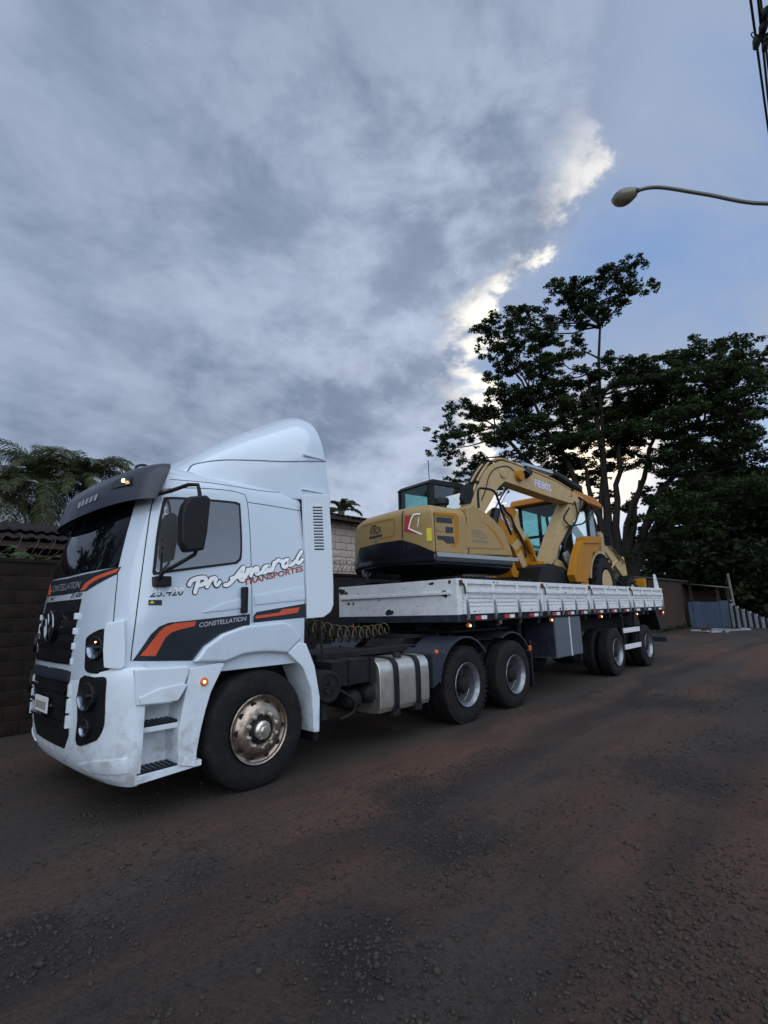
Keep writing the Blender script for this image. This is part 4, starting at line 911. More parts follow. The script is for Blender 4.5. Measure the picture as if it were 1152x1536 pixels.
    # landing leg
    bx(5.62, 5.76, .38, .52, .35, 1.38).build('landing_leg', 'chassis', TR, .01); bx(5.56, 5.82, .34, .56, .30, .35).build('landing_foot', 'chassis', TR)
    MB().prism([(12.75, 1.38), (12.95, 1.38), (13.22, .98), (13.22, .84), (13.06, .84)], yy(.05), yy(.55)).build('rear_mudguard', 'black', TR, .01)
    bx(13.32, 13.50, .03, .12, 1.24, 1.34).build('tail_lamp', 'red', TR, .01)
    for x0 in (9.395, 11.638):
        MB().prism([(x0-.7, .80), (x0-.6, .72), (x0, .60), (x0+.6, .72), (x0+.7, .80), (x0, .70)], yy(.86), yy(.94)).build('leaf_spring', 'chassis', TR)
        for xx in (x0-.7, x0+.7): bx(xx-.06, xx+.06, .85, .95, .76, .97).build('spring_hanger', 'chassis', TR)
axle(TR, 9.395, 'plain', True, TW); axle(TR, 11.638, 'plain', True, TW)
MB().box(13.30, 13.42, .0, TW, .50, .64).build('underrun_bar', 'navy', TR, .01)
for y0 in (.5, 1.9): MB().box(13.2, 13.3, y0, y0+.1, .52, 1.1).build('underrun_bracket', 'chassis', TR)
for near in (0, 1):
    y0 = .04 if near == 0 else TW-.08
    MB().prism([(13.05, ZT), (13.40, ZT), (13.22, 2.34), (13.16, 2.40), (13.08, 2.40)], y0, y0+.04).build('ramp_corner', 'old_white', TR, .006)
MB().box(XE-.03, XE+.02, .07, TW-.07, ZB, ZT).build('tailgate', 'old_white', TR, .006)
# scuffs and chipped paint on the near drop sides
random.seed(17)
for k in range(34):
    x = random.uniform(3.45, 13.3); z, yv = random.choice(((ZT-.035, -.0155), (ZB+.02, -.0155), (ZT-.178, -.0455), (ZT-.035, -.0155))); r_ = random.uniform(.006, .02)
    if yv < -.04 and any(abs(x-q_) < .16 for q_ in (5.9, 8.08, 10.66)): continue
    if any(abs(x-q_) < .12 for q_ in (5.9, 8.08, 10.66)): continue
    sheet(blot(x, z, r_, random.uniform(1, 2.5)), lambda a, b, o, yv=yv: (a, yv-o, b), .0012, .001, .3).build('paint_chip', 'worn_black' if k % 3 else 'rust', TR, smooth=0)

# ------------------------------------------------------------------ excavator (own frame: x towards the boom, y left, z up)
EX_A = R(-8); EX_C = (4.346, 1.30)
EX = thing('excavator', 'tan crawler excavator with dark counterweight skirt and raised boom on the trailer', 'excavator', (EX_C[0], EX_C[1], ZD))
EXF = Matrix.Translation((EX_C[0], EX_C[1], 0)) @ Matrix.Rotation(EX_A, 4, 'Z')
def eb(mb, nm, mt, bv=0., seg=2, sm=35, fix=True): return mb.build(nm, mt, EX, bv, seg, sm, fix, xf=EXF)
# crawler tracks, square to the trailer
for yc in (.42, 2.18):
    o_ = arc(3.65, ZD+.30, .30, R(90), R(270), 12)+arc(5.85, ZD+.30, .30, R(-90), R(90), 12)
    i_ = [(4.75+(x-4.75)*.965, ZD+.30+(z-ZD-.30)*.84) for x, z in o_]
    mb = MB(); mb.prism(o_, yc-.20, yc+.20); mb.build('track', 'black', EX, .01)
    per = []
    for k in range(len(o_)):
        a = o_[k]; b = o_[(k+1) % len(o_)]; L_ = math.hypot(b[0]-a[0], b[1]-a[1]); m_ = max(1, int(L_/.12))
        for j in range(m_): per.append((a[0]+(b[0]-a[0])*j/m_, a[1]+(b[1]-a[1])*j/m_, math.atan2(b[1]-a[1], b[0]-a[0])))
    for x, z, an in per[::1]:
        if z < ZD+.05: continue
        c, s_ = math.cos(an), math.sin(an); n_ = (s_, -c)
        q_ = [(x-.03*c, z-.03*s_), (x+.03*c, z+.03*s_), (x+.022*c+n_[0]*.028, z+.022*s_+n_[1]*.028), (x-.022*c+n_[0]*.028, z-.022*s_+n_[1]*.028)]
        MB().prism(q_, yc-.21, yc+.21).build('track_shoe', 'black', EX)
    MB().lathe([(.0, -.215), (.20, -.21), (.22, -.20), (.22, .20), (.0, .21)], (3.65, yc, ZD+.30), 20).build('sprocket', 'chassis', EX)
    MB().lathe([(.0, -.215), (.20, -.21), (.22, -.20), (.22, .20), (.0, .21)], (5.85, yc, ZD+.30), 20).build('idler', 'chassis', EX)
MB().box(3.7, 5.0, .6, 2.0, ZD+.18, ZD+.58).build('track_frame', 'chassis', EX, .05)
MB().lathe([(.55, .0), (.55, .30), (.0, .30)], (EX_C[0], EX_C[1], ZD+.52), 32, 'Z').build('slew_ring', 'chassis', EX)
# house
HW = 1.05
ZH0, ZH1 = 2.42, 3.22; XS = -.15
def hplan(ins, x1): return [(-1.17+ins, 0.), (-1.14+ins, -.55+ins*.2), (-.92+ins*.5, -HW+ins), (x1, -HW+ins), (x1, HW-ins), (-.92+ins*.5, HW-ins), (-1.14+ins, .55-ins*.2)]
def house(levels, x1):
    mb = MB(); rows_ = [[(x, y, z+dz*(abs(y) < .7)) for x, y in hplan(ins, x1)] for z, ins, dz in levels]
    n = 7; mb.add([p_ for r_ in rows_ for p_ in r_], [(i*n+k, i*n+(k+1) % n, (i+1)*n+(k+1) % n, (i+1)*n+k) for i in range(len(rows_)-1) for k in range(n)]+[tuple(range(n)), tuple(range((len(rows_)-1)*n, len(rows_)*n))]); return mb
eb(house([(ZH0, 0, 0), (2.9, 0, 0), (3.05, .015, 0), (3.13, .06, 0), (3.19, .14, 0), (ZH1, .26, 0)], XS), 'engine_housing', 'tan', .03, 4)
eb(house([(2.13, .30, .06), (2.17, .12, .06), (2.24, .02, .04), (2.30, -.008, 0), (2.418, -.012, 0)], .98), 'counterweight_skirt', 'black_gloss', .03, 3)
# the skirt climbs round the tail
pth_ = [(-.90, -HW, 2.42), (-.92, -HW, 2.425), (-1.03, -.80, 2.56), (-1.14, -.55, 2.66), (-1.17, 0, 2.67), (-1.14, .55, 2.66), (-1.03, .80, 2.56), (-.92, HW, 2.425)]
mb = MB(); k_ = len(pth_)
def outw(x, y, o): l = math.hypot(x+.1, y); return (x+(x+.1)/l*o, y+y/l*o)
for x, y, z in pth_:
    xa, ya = outw(x, y, .022); xb_, yb_ = outw(x, y, -.05); mb.v += [(xa, ya, 2.40), (xa, ya, z), (xb_, yb_, z), (xb_, yb_, 2.40)]
for a in range(k_-1):
    for b in range(4): mb.f.append((a*4+b, a*4+(b+1) % 4, (a+1)*4+(b+1) % 4, (a+1)*4+b))
eb(mb, 'tail_skirt', 'black_gloss', .008, 2)
eb(MB().box(-.88, 1.12, -HW-.018, -HW+.02, 2.36, 2.425), 'skirt_strip', 'grey_strip', .006)
# right front housing with sloping top
fr = [(-0.249, 2.470), (-0.167, 3.247), (-0.003, 3.265), (0.128, 3.234), (0.326, 3.174), (0.560, 3.057), (0.794, 2.877), (0.932, 2.638), (1.004, 2.454)]
fr = [(x, max(z, ZH0)) for x, z in fr]
fr[0] = (XS+.004, ZH0); fr[1] = (XS+.004, 3.20)
eb(MB().prism(fr, -HW-.002, -.30), 'front_housing', 'tan', .03, 4)
fin = [(-0.208, 2.525), (-0.146, 3.057), (0.033, 3.052), (0.293, 2.962), (0.521, 2.808), (0.679, 2.622), (0.689, 2.553)]
eb(MB().prism([(x, z) for x, z in fin], -HW-.012, -HW+.02), 'front_panel', 'tan', .02, 3)
lip = [(0.033, 3.052), (0.296, 2.985), (0.544, 2.856), (0.705, 2.693), (0.781, 2.558), (0.689, 2.553), (0.633, 2.689), (0.455, 2.849), (0.226, 2.968)]
eb(MB().prism(lip, -HW-.004, -HW+.02), 'panel_recess', 'ochre', 0)
def eflat(y): return lambda x, z, o: (x, y-o, z)
def edec(poly, mt, nm, off=.004): return eb(sheet(poly, eflat(-HW), off, .002, .3), nm, mt, 0)
def eseam(path, mp, w=.016):
    mb = MB(); ribbon(mb, path, w, mp, .0022); return eb(mb, 'panel_gap', 'black', 0, sm=0, fix=False)
for xx in (-.90, XS): eseam([(xx, 2.44), (xx, 2.9), (xx, 3.04)], eflat(-HW))
sr_ = [(-0.892, 3.048), (-0.429, 3.073), (-0.355, 3.026), (-0.372, 2.623), (-0.456, 2.533), (-0.576, 2.536), (-0.463, 2.628), (-0.450, 2.995), (-0.494, 3.023), (-0.894, 3.005)]
edec(sr_, 'ochre', 'vent_surround', .003)
for pl in ([(-0.853, 2.978), (-0.512, 2.989), (-0.503, 2.904), (-0.859, 2.893)], [(-0.658, 2.837), (-0.493, 2.840), (-0.499, 2.754), (-0.665, 2.741)], [(-0.858, 2.685), (-0.489, 2.690), (-0.482, 2.584), (-0.647, 2.574), (-0.717, 2.622), (-0.848, 2.623)]):
    edec(pl, 'black_gloss', 'vent', .007)
edec([(-0.863, 2.830), (-0.703, 2.833), (-0.709, 2.748), (-0.868, 2.746)], 'print_grey', 'lock_plate', .006); edec([(-0.835, 2.817), (-0.733, 2.820), (-0.737, 2.756), (-0.839, 2.759)], 'tan', 'lock_inset', .008)
q = [(-0.047, 2.722), (0.304, 2.724)]
text_on('FORZA', (q[0][0], q[0][1]-.015), (q[1][0], q[0][1]-.015), .10, lambda x, z, o: tuple(EXF @ Vector((x, -HW-.012-o, z))), 'side_lettering', 'print_grey', EX, .003, .1, .01)
eb(sheet([(q[0][0]-.02, q[0][1]-.045), (q[1][0]+.03, q[0][1]-.045), (q[1][0]+.03, q[0][1]-.085), (q[0][0]-.02, q[0][1]-.085)], eflat(-HW-.012), .003, .001, .4), 'lettering_bar', 'print_grey')
eb(sheet([(q[0][0]-.0, q[0][1]+.10), (q[0][0]+.26, q[0][1]+.10), (q[0][0]+.25, q[0][1]+.12), (q[0][0]-.0, q[0][1]+.125)], eflat(-HW-.012), .003, .001, .4), 'lettering_bar', 'print_grey')
# rear corner facet
fa = Vector((-1.14, -.55)); fb = Vector((-.92, -HW)); fdv = (fb-fa); fl_ = fdv.length; fdv.normalize(); fnv = Vector((fdv.y, -fdv.x))
def m_cor(s_, z, o): p_ = fa+fdv*s_+fnv*o; return (p_.x, p_.y, z)
eb(sheet([(.07, 3.04), (.20, 3.04), (.13, 2.84), (.30, 2.75), (.24, 2.74), (.04, 2.80)], m_cor, .006, .002, .08), 'red_chevron', 'sticker_red', 0)
mb = MB(); ribbon(mb, [(.33, 3.04), (.21, 3.03), (.135, 2.85), (.145, 2.82), (.34, 2.72)], .02, m_cor, .009); eb(mb, 'white_chevron', 'print_white', sm=0, fix=False)
mb = MB(); ribbon(mb, [(.31, 2.98), (.28, 2.84)], .012, m_cor, .009); eb(mb, 'white_chevron', 'print_white', sm=0, fix=False)
eb(sheet([(.43, 2.80), (.51, 2.80), (.51, 2.60), (.43, 2.60)], m_cor, .007, .002, .06), 'warning_sticker', 'yellow', 0)
eseam([(.012, 2.69), (.012, 2.85), (.02, 3.05), (.04, 3.12)], m_cor, .018)
# back face lettering
def m_back(y, z, o): return (-1.17+.03*abs(y)/.55-o, y, z)
text_on('FORZA', (.26, 2.84), (-.06, 2.84), .115, lambda y, z, o: tuple(EXF @ Vector(m_back(y, z, o))), 'rear_lettering', 'print_dark', EX, .006, .1, .012, vdir=(0, 1))
eb(sheet([(.28, 2.815), (-.08, 2.815), (-.08, 2.775), (.28, 2.775)], m_back, .006, .001, .2), 'lettering_bar', 'print_dark')
eb(sheet([(.22, 2.975), (.08, 2.975), (.06, 2.99), (.22, 2.995)], m_back, .006, .001, .2), 'lettering_bar', 'print_dark')
eb(sheet([(.15, 2.75), (.05, 2.75), (.05, 2.70), (.15, 2.70)], m_back, .006, .001, .2), 'rear_badge', 'print_grey')
mb = MB(); ribbon(mb, [(.50, 3.04), (-.30, 3.03), (-.38, 2.98), (-.38, 2.80), (-.30, 2.75), (.0, 2.75)], .014, m_back, .006); eb(mb, 'panel_crease', 'ochre', sm=0, fix=False)
# muffler stack, grab rail
eb(MB().lathe([(.10, .0), (.10, .16), (.14, .18), (.145, .26), (.13, .29), (.0, .30)], (-.02, -.35, ZH1-.01), 24, 'Z'), 'air_precleaner', 'black', 0)
rp = [(0.397, 3.287), (0.404, 3.552), (0.448, 3.642), (0.612, 3.664), (0.849, 3.645), (0.962, 3.472), (1.099, 3.163), (1.260, 2.879)]
eb(MB().tube([(x, -.85, z) for x, z in catmull(rp, 4)], .022, 8), 'grab_rail', 'black')
# cab on the left side
cx0, cx1, cy0, cy1, cz0, cz1 = .14, 1.36, .10, 1.0, 2.43, 4.0
eb(MB().box(cx0, cx1, cy0, cy1, cz0, 2.75), 'cab_base', 'tan', .03)
rf = MB(); rf.prism([(cx0-.02, 3.92), (cx0+.08, cz1), (cx1-.35, cz1+.02), (cx1-.1, 3.99), (cx1-.05, 3.92), (cx0, 3.90)], cy0-.02, cy1+.02); eb(rf, 'cab_roof', 'black', .03)
for x, y in ((cx0+.03, cy0+.03), (cx0+.03, cy1-.03), (.24, cy0+.03), (.24, cy1-.03)): eb(MB().box(x-.035, x+.035, y-.03, y+.03, 2.74, 3.93), 'cab_pillar', 'black')
for y in (cy0+.03, cy1-.03): eb(MB().tube([(cx1-.02, y, 2.75), (cx1+.02, y, 3.3), (cx1-.12, y, 3.93)], .035, 8), 'cab_pillar', 'black')
eb(MB().box(cx0+.01, cx0+.02, cy0+.05, cy1-.05, 2.76, 3.91), 'rear_pane', 'teal'); eb(MB().box(cx0+.06, .20, cy0+.01, cy0+.02, 2.76, 3.91), 'side_pane', 'clear'); eb(MB().box(.28, cx1-.1, cy0+.01, cy0+.02, 2.76, 3.91), 'side_pane', 'clear')
eb(MB().box(cx0+.06, cx1-.1, cy1-.02, cy1-.01, 2.76, 3.91), 'side_pane', 'clear'); eb(MB().box(cx1-.04, cx1-.03, cy0+.05, cy1-.05, 2.76, 3.6), 'front_pane', 'clear')
eb(MB().box(.5, .9, .35, .8, 2.75, 2.95), 'cab_seat', 'seat', .04); eb(MB().box(.42, .54, .38, .78, 2.9, 3.5), 'cab_seat_back', 'seat', .04)
eb(MB().tube([(.17, .12, 3.9), (.17, .12, 4.36)], .008, 6), 'antenna', 'black'); eb(MB().tube([(.55, .12, 3.9), (.55, .12, 4.10)], .01, 6), 'antenna', 'black')
# engine-side mirror (dark rounded plate by the boom)
ml = [(0.314, 3.738), (0.442, 3.793), (0.564, 3.747), (0.568, 3.598), (0.481, 3.427), (0.302, 3.382), (0.224, 3.482)]
eb(MB().prism(ml, -.62, -.55), 'mirror', 'black', .02)
# boom
BO = [(0.915, 3.289), (0.956, 3.529), (1.209, 3.961), (1.438, 4.255), (1.666, 4.460), (2.002, 4.589), (2.337, 4.586), (2.846, 4.534), (3.927, 4.416), (4.658, 4.255), (5.001, 4.182), (4.978, 4.062), (4.723, 3.967), (4.405, 3.963), (3.394, 4.031), (2.304, 4.126), (2.062, 4.150), (1.850, 4.007), (1.730, 3.879), (1.632, 3.742), (1.334, 3.410), (1.128, 3.113)]
eb(MB().prism(BO, -.20, .10), 'boom', 'cream', .018, 2)
bl = [BO[k] for k in (1, 2, 3, 4, 5, 6, 7, 8, 9)]
for k, yv in enumerate((-.16, -.08, .0, .07)):
    eb(MB().tube([(x-.02, yv, z+.05) for x, z in catmull(bl, 4)], .022, 8), 'boom_pipe', 'chassis' if k % 2 else 'cream')
    
for k in (1, 3, 6, 8): eb(MB().box(bl[k][0]-.06, bl[k][0]+.05, -.19, .09, bl[k][1]+.015, bl[k][1]+.085), 'pipe_clamp', 'chassis', .01)
eb(MB().tube([(x, -.205, z) for x, z in catmull([(1.259, 3.656), (1.400, 3.878), (1.532, 4.172), (1.718, 4.355), (1.965, 4.452), (2.190, 4.489), (2.385, 4.417)], 4)], .012, 6), 'boom_hose', 'black')
c_ = [(1.993, 4.312), (2.512, 4.333), (2.705, 4.377), (2.833, 4.441)]
eb(MB().lathe([(.0, -.03), (.10, -.03), (.11, -.01), (.11, .02)], (c_[0][0], -.20, c_[0][1]), 24), 'boom_boss', 'cream', .01)
eb(MB().lathe([(.0, -.10), (.11, -.09), (.13, .0)], (c_[1][0], -.20, c_[1][1]), 20), 'work_lamp', 'ochre')
eb(MB().tube([(c_[2][0], -.26, c_[2][1]), (c_[3][0], -.26, c_[3][1]+.02)], .09, 12), 'work_lamp_hood', 'black')
q = [(3.091, 4.190), (3.722, 4.135), (3.107, 4.299)]
text_on('FE80S', q[0], q[1], .17, lambda x, z, o: tuple(EXF @ Vector((x, -.20-o, z))), 'boom_lettering', 'print_blue', EX, .004, .0, .02)
# boom cylinder from the house to the boom knee, arm cylinder on the back of the boom
b_ = [(1.720, 3.261), (1.942, 3.562), (2.156, 3.916), (2.408, 4.155)]
eb(MB().tube([(b_[0][0], 0, b_[0][1]-.2), (b_[1][0], 0, b_[1][1])], .10, 14), 'boom_cylinder', 'black'); eb(MB().tube([(b_[1][0], 0, b_[1][1]), (b_[3][0], 0, b_[3][1]-.02)], .05, 12), 'boom_cylinder_rod', 'steel')
a_ = [(3.019, 4.688), (4.135, 4.655), (5.258, 4.390)]
eb(MB().tube([(a_[0][0], 0, a_[0][1]+.02), (a_[1][0], 0, a_[1][1]+.02)], .07, 12), 'arm_cylinder_rod', 'steel'); eb(MB().tube([(a_[1][0], 0, a_[1][1]+.02), (a_[2][0], 0, a_[2][1]+.03)], .11, 14), 'arm_cylinder', 'black')
# arm (stick)
ST = [(4.473, 3.979), (4.900, 4.244), (5.163, 4.193), (5.099, 4.017), (4.863, 3.726), (4.363, 3.358), (3.932, 2.924), (3.722, 2.611), (3.517, 2.455), (3.344, 2.478), (3.442, 2.628), (3.883, 3.273)]
eb(MB().prism(ST, -.16, .16), 'arm', 'cream', .015)
k_ = [(4.837, 3.947), (4.416, 3.231), (4.204, 2.982), (3.872, 2.464)]
eb(MB().tube([(k_[0][0]+.1, -.0, k_[0][1]), (k_[2][0], 0, k_[2][1])], .09, 12), 'bucket_cylinder', 'black'); eb(MB().tube([(k_[2][0], 0, k_[2][1]), (k_[3][0], 0, k_[3][1])], .045, 10), 'bucket_cylinder_rod', 'steel')
for pth in ([(4.641, 4.019), (4.689, 3.650), (4.411, 3.385), (4.200, 3.462), (4.111, 3.579), (4.377, 3.828)], [(4.840, 4.142), (5.181, 4.032), (5.256, 3.789), (4.962, 3.529), (4.532, 3.427), (4.184, 3.366)], [(4.956, 4.122), (4.764, 3.739), (4.405, 3.353), (4.135, 3.083), (3.987, 2.859)]):
    eb(MB().tube([(x, -.22, z) for x, z in catmull(pth, 5)], .020, 6), 'arm_hose', 'black')
# bucket link and bucket
lk = [(3.999, 2.740), (4.174, 2.811), (4.365, 2.635), (4.393, 2.482), (4.269, 2.417), (4.076, 2.562)]
eb(MB().prism(lk, -.2, -.15), 'bucket_link', 'grey_strip', .01)
lk2 = [(3.817, 2.621), (4.021, 2.569), (4.203, 2.362), (4.078, 2.268), (3.878, 2.353), (3.692, 2.496)]
eb(MB().prism(lk2, -.12, .12), 'bucket_hanger', 'cream', .01)
bc = [(2.855, 2.387), (3.107, 2.467), (3.599, 2.412), (3.943, 2.276), (4.073, 2.102), (3.723, 1.923), (3.163, 1.892), (2.665, 2.053)]
eb(MB().prism(bc, -.38, .38), 'bucket', 'black', .03)
for k in range(4): eb(MB().box(bc[7][0]-.12, bc[7][0]+.05, -.34+.2*k, -.26+.2*k, bc[7][1]-.05, bc[7][1]+.02), 'bucket_tooth', 'chassis', .01)

# ------------------------------------------------------------------ backhoe loader behind it, facing the tail of the trailer
BH = thing('backhoe_loader', 'yellow backhoe loader with orange roof and raised stabiliser at the trailer tail', 'backhoe', (10.3, 1.27, ZD))
def bb_(mb, nm, mt, bv=0., seg=2, sm=35): return mb.build(nm, mt, BH, bv, seg, sm)
def bwheel(x, yo, sgn, r, w, nm='wheel'):
    W = bpy.data.objects.new('wheel', None); COL.objects.link(W); W.parent = BH; W.matrix_parent_inverse = BH.matrix_basis.inverted(); W.matrix_basis = Matrix.Translation((x, yo, ZD+r-.01))
    h = w/2; b0 = r*.52
    def put(mb, n_, m_):
        o = mb.build(n_, m_, None, smooth=40); o.parent = W; return o
    mb = MB(); mb.lathe([(b0, h-.04), (b0+.03, h), (r*.78, h+.005), (r-.05, h-.02), (r-.03, h-.06), (r-.03, -h+.06), (r-.05, -h+.02), (r*.78, -h), (b0+.03, -h), (b0, -h+.04)], (0, -sgn*h, 0), 48, caps=False); put(mb, 'tyre', 'rubber')
    for k in range(18):
        for sd_ in (-1, 1):
            a = 2*math.pi*(k+(.25 if sd_ > 0 else -.25))/18; M_ = Matrix.Rotation(a, 4, 'Y'); vs = []
            for sx in (-1, 1):
                for ey, sh in ((.02, 0), (h, .10)):
                    for rr in (r-.045, r+.012): vs.append(tuple(M_ @ Vector((sx*.028+sh, -sgn*h+sd_*ey, rr))))
            m2 = MB(); m2.add(vs, [(0, 1, 3, 2), (4, 6, 7, 5), (0, 4, 5, 1), (2, 3, 7, 6), (0, 2, 6, 4), (1, 5, 7, 3)]); put(m2, 'tread_lug', 'rubber')
    mb = MB(); mb.lathe([(b0+.02, 0), (b0-.02, .0), (b0-.04, -.06), (b0*.55, -.12), (b0*.3, -.10), (.0, -.08)], (0, 0, 0), 40, 'Y', sgn); put(mb, 'rim', 'cream')
bwheel(9.85, .22, -1, .66, .44); bwheel(9.85, 2.36, 1, .66, .44); bwheel(11.78, .26, -1, .45, .30); bwheel(11.78, 2.28, 1, .45, .30)
bb_(MB().box(8.75, 12.3, .95, 1.6, 1.95, 2.35), 'chassis_beam', 'chassis', .02)
bb_(MB().prism([(10.5, 2.2), (12.7, 2.2), (12.72, 2.75), (12.5, 2.95), (10.9, 3.08), (10.5, 3.08)], .85, 1.70), 'bonnet', 'cream', .04, 3)
for yv, s_ in ((.30, 1), (1.80, 1)):
    o_ = arc(9.85, ZD+.64, .80, R(172), R(20), 14); i_ = arc(9.85, ZD+.64, .73, R(172), R(20), 14)
    bb_(MB().prism(o_+i_[::-1], yv, yv+.44), 'rear_wing', 'cream', .01)
# cab
bb_(MB().box(8.95, 10.4, .62, 1.92, 2.25, 2.62), 'cab_floor', 'chassis', .02)
rf = MB(); rf.prism([(8.72, 4.10), (8.80, 4.26), (9.1, 4.34), (10.4, 4.32), (10.75, 4.20), (10.78, 4.08), (10.3, 4.10)], .46, 2.08); bb_(rf, 'cab_roof', 'orange_roof', .05, 3)
for x, y in ((8.95, .64), (8.95, 1.90), (10.05, .62), (10.05, 1.92)): bb_(MB().box(x-.04, x+.04, y-.035, y+.035, 2.55, 4.14), 'cab_pillar', 'black')
for y in (.64, 1.90): bb_(MB().tube([(10.45, y, 2.6), (10.62, y, 3.2), (10.45, y, 4.12)], .04, 8), 'cab_pillar', 'black')
bb_(MB().box(8.94, 8.955, .68, 1.86, 2.62, 4.10), 'rear_pane', 'teal'); bb_(MB().box(8.93, 8.97, .66, 1.88, 3.26, 3.32), 'rear_pane_bar', 'black')
for y in (.615, 1.915):
    bb_(MB().box(9.0, 10.0, y, y+.012, 2.55, 4.10), 'door_pane', 'clear'); bb_(MB().box(10.1, 10.55, y, y+.012, 2.7, 4.08), 'quarter_pane', 'clear')
bb_(MB().box(10.60, 10.615, .68, 1.86, 2.9, 4.08), 'windscreen', 'clear')
bb_(MB().box(9.35, 9.85, 1.02, 1.52, 2.6, 3.0), 'operator_seat', 'seat', .05); bb_(MB().box(9.80, 9.92, 1.04, 1.50, 2.95, 3.65), 'seat_back', 'seat', .05)
bb_(MB().tube([(9.2, 1.27, 2.6), (9.3, 1.27, 3.1)], .03, 8), 'steering_column', 'seat')
bb_(MB().box(9.75, 9.80, .58, .60, 3.05, 3.20), 'door_handle', 'black')
lb = MB(); lb.box(8.70, 8.73, .95, 1.12, 4.16, 4.24); bb_(lb, 'roof_lamp', 'refl_white', .01)
# backhoe boom folded upright behind the machine
D0 = [(6.671, 3.690), (7.105, 3.733), (7.234, 3.614), (7.247, 3.315), (7.540, 3.072), (7.897, 2.765), (7.961, 2.586), (7.876, 2.295), (7.348, 2.291), (7.049, 2.624), (6.854, 2.841), (6.599, 2.992), (6.243, 3.309), (6.344, 3.476)]
bb_(MB().prism(D0, 1.05, 1.42), 'backhoe_boom', 'ochre', .02)
fl = [(7.135, 3.660), (7.198, 3.309), (7.791, 2.818), (7.684, 2.750), (7.159, 3.068), (6.911, 3.337)]
bb_(MB().prism(fl, 1.0, 1.05), 'boom_flange', 'cream', .006)
d2 = [(6.823, 2.865), (7.136, 3.035), (7.294, 2.916), (6.975, 2.747)]
bb_(MB().prism(d2, 1.035, 1.06), 'boom_plate', 'cream', .006)
d3 = [(7.019, 2.664), (7.245, 2.794), (7.482, 2.412), (7.315, 2.318)]
bb_(MB().prism(d3, 1.035, 1.06), 'boom_plate', 'cream', .006)
d4 = [(6.519, 3.117), (6.771, 2.966), (7.104, 2.351), (7.691, 2.284), (7.311, 2.184), (6.911, 2.201)]
bb_(MB().prism(d4, 1.1, 1.5), 'dipper', 'ochre', .02)
hz = [(6.470, 3.695), (6.614, 3.555), (6.798, 3.476), (6.938, 3.274), (7.242, 2.980), (7.334, 2.634)]
bb_(MB().tube([(x, .99, z) for x, z in catmull(hz, 5)], .025, 6), 'boom_hose', 'black')
hz = [(7.346, 3.044), (7.601, 2.736), (7.759, 2.567)]
bb_(MB().tube([(hz[0][0], .96, hz[0][1]), (hz[1][0], .96, hz[1][1])], .06, 10), 'boom_cylinder', 'ochre'); bb_(MB().tube([(hz[1][0], .96, hz[1][1]), (hz[2][0]+.1, .96, hz[2][1]-.12)], .035, 10), 'boom_cylinder_rod', 'steel')
q = [(6.379, 3.464), (6.887, 3.175)]
text_on('FB80KS', q[0], q[1], .15, lambda x, z, o: (x, 1.045-o, z), 'boom_lettering', 'print_blue', BH, .006, .0, .02)
bb_(MB().box(8.0, 8.8, .75, 1.8, 2.0, 2.45), 'swing_frame', 'ochre', .04)
bb_(MB().prism([(7.457, 2.538), (7.907, 2.561), (8.084, 2.450), (7.783, 2.260), (7.404, 2.247)], .75, 1.0), 'kingpost', 'ochre', .02)
bk = [(7.567, 2.280), (8.026, 2.387), (8.397, 2.245), (8.367, 2.089), (7.651, 2.045)]
# stabiliser legs
SB = [(8.810, 3.143), (9.816, 3.217), (9.722, 3.044), (9.585, 3.017), (9.494, 2.849), (9.109, 2.791), (8.812, 2.283), (8.568, 2.082), (8.022, 2.069), (7.921, 2.223), (8.155, 2.611), (8.452, 2.929)]
SB = [(x-.02, z) for x, z in SB]
for y0 in (.20, 2.14):
    bb_(MB().prism(SB, y0, y0+.17), 'stabiliser_leg', 'ochre', .015)
    SR = [(8.326, 2.767), (8.606, 2.847), (8.315, 2.294), (8.069, 2.169)]
    bb_(MB().prism([(x-.02, z) for x, z in SR], y0-.015, y0+.02), 'stabiliser_rib', 'ochre', .008)
    CP = [(8.659, 3.094), (9.649, 3.165), (9.566, 3.028), (8.622, 2.953)]
    bb_(MB().prism([(x-.02, z) for x, z in CP], y0-.03, y0+.20), 'stabiliser_shoe', 'ochre', .012)
bb_(MB().box(8.3, 8.7, .22, 2.32, 2.0, 2.3), 'stabiliser_beam', 'ochre', .02)
# loader arms and bucket at the far end
for y0 in (.62, 1.84):
    LA = [(10.75, 3.36), (10.95, 3.40), (12.30, 2.62), (12.62, 2.30), (12.50, 2.18), (12.10, 2.42), (10.80, 3.12)]
    bb_(MB().prism(LA, y0, y0+.10), 'loader_arm', 'cream', .012)
    bb_(MB().prism([(10.78, 2.3), (10.98, 2.3), (11.0, 3.44), (10.84, 3.5), (10.76, 3.4)], y0-.02, y0+.12), 'loader_tower', 'cream', .012)
    bb_(MB().tube([(11.0, y0-.03, 3.30), (12.35, y0-.03, 2.74)], .04, 8), 'loader_cylinder', 'steel')
    bb_(MB().tube([(10.95, y0-.03, 2.45), (11.7, y0-.03, 2.75)], .055, 8), 'lift_cylinder', 'cream')
    bb_(MB().prism([(12.25, 2.66), (12.42, 2.92), (12.50, 2.88), (12.62, 2.4), (12.5, 2.4)], y0, y0+.08), 'bucket_lever', 'cream', .01)
bkt = [(12.55, 1.55), (13.15, 1.52), (13.10, 1.62), (12.75, 1.68), (12.62, 1.95), (12.70, 2.25), (12.55, 2.28), (12.46, 1.95)]
bb_(MB().prism(bkt, .16, 2.38), 'loader_bucket', 'ochre', .015)
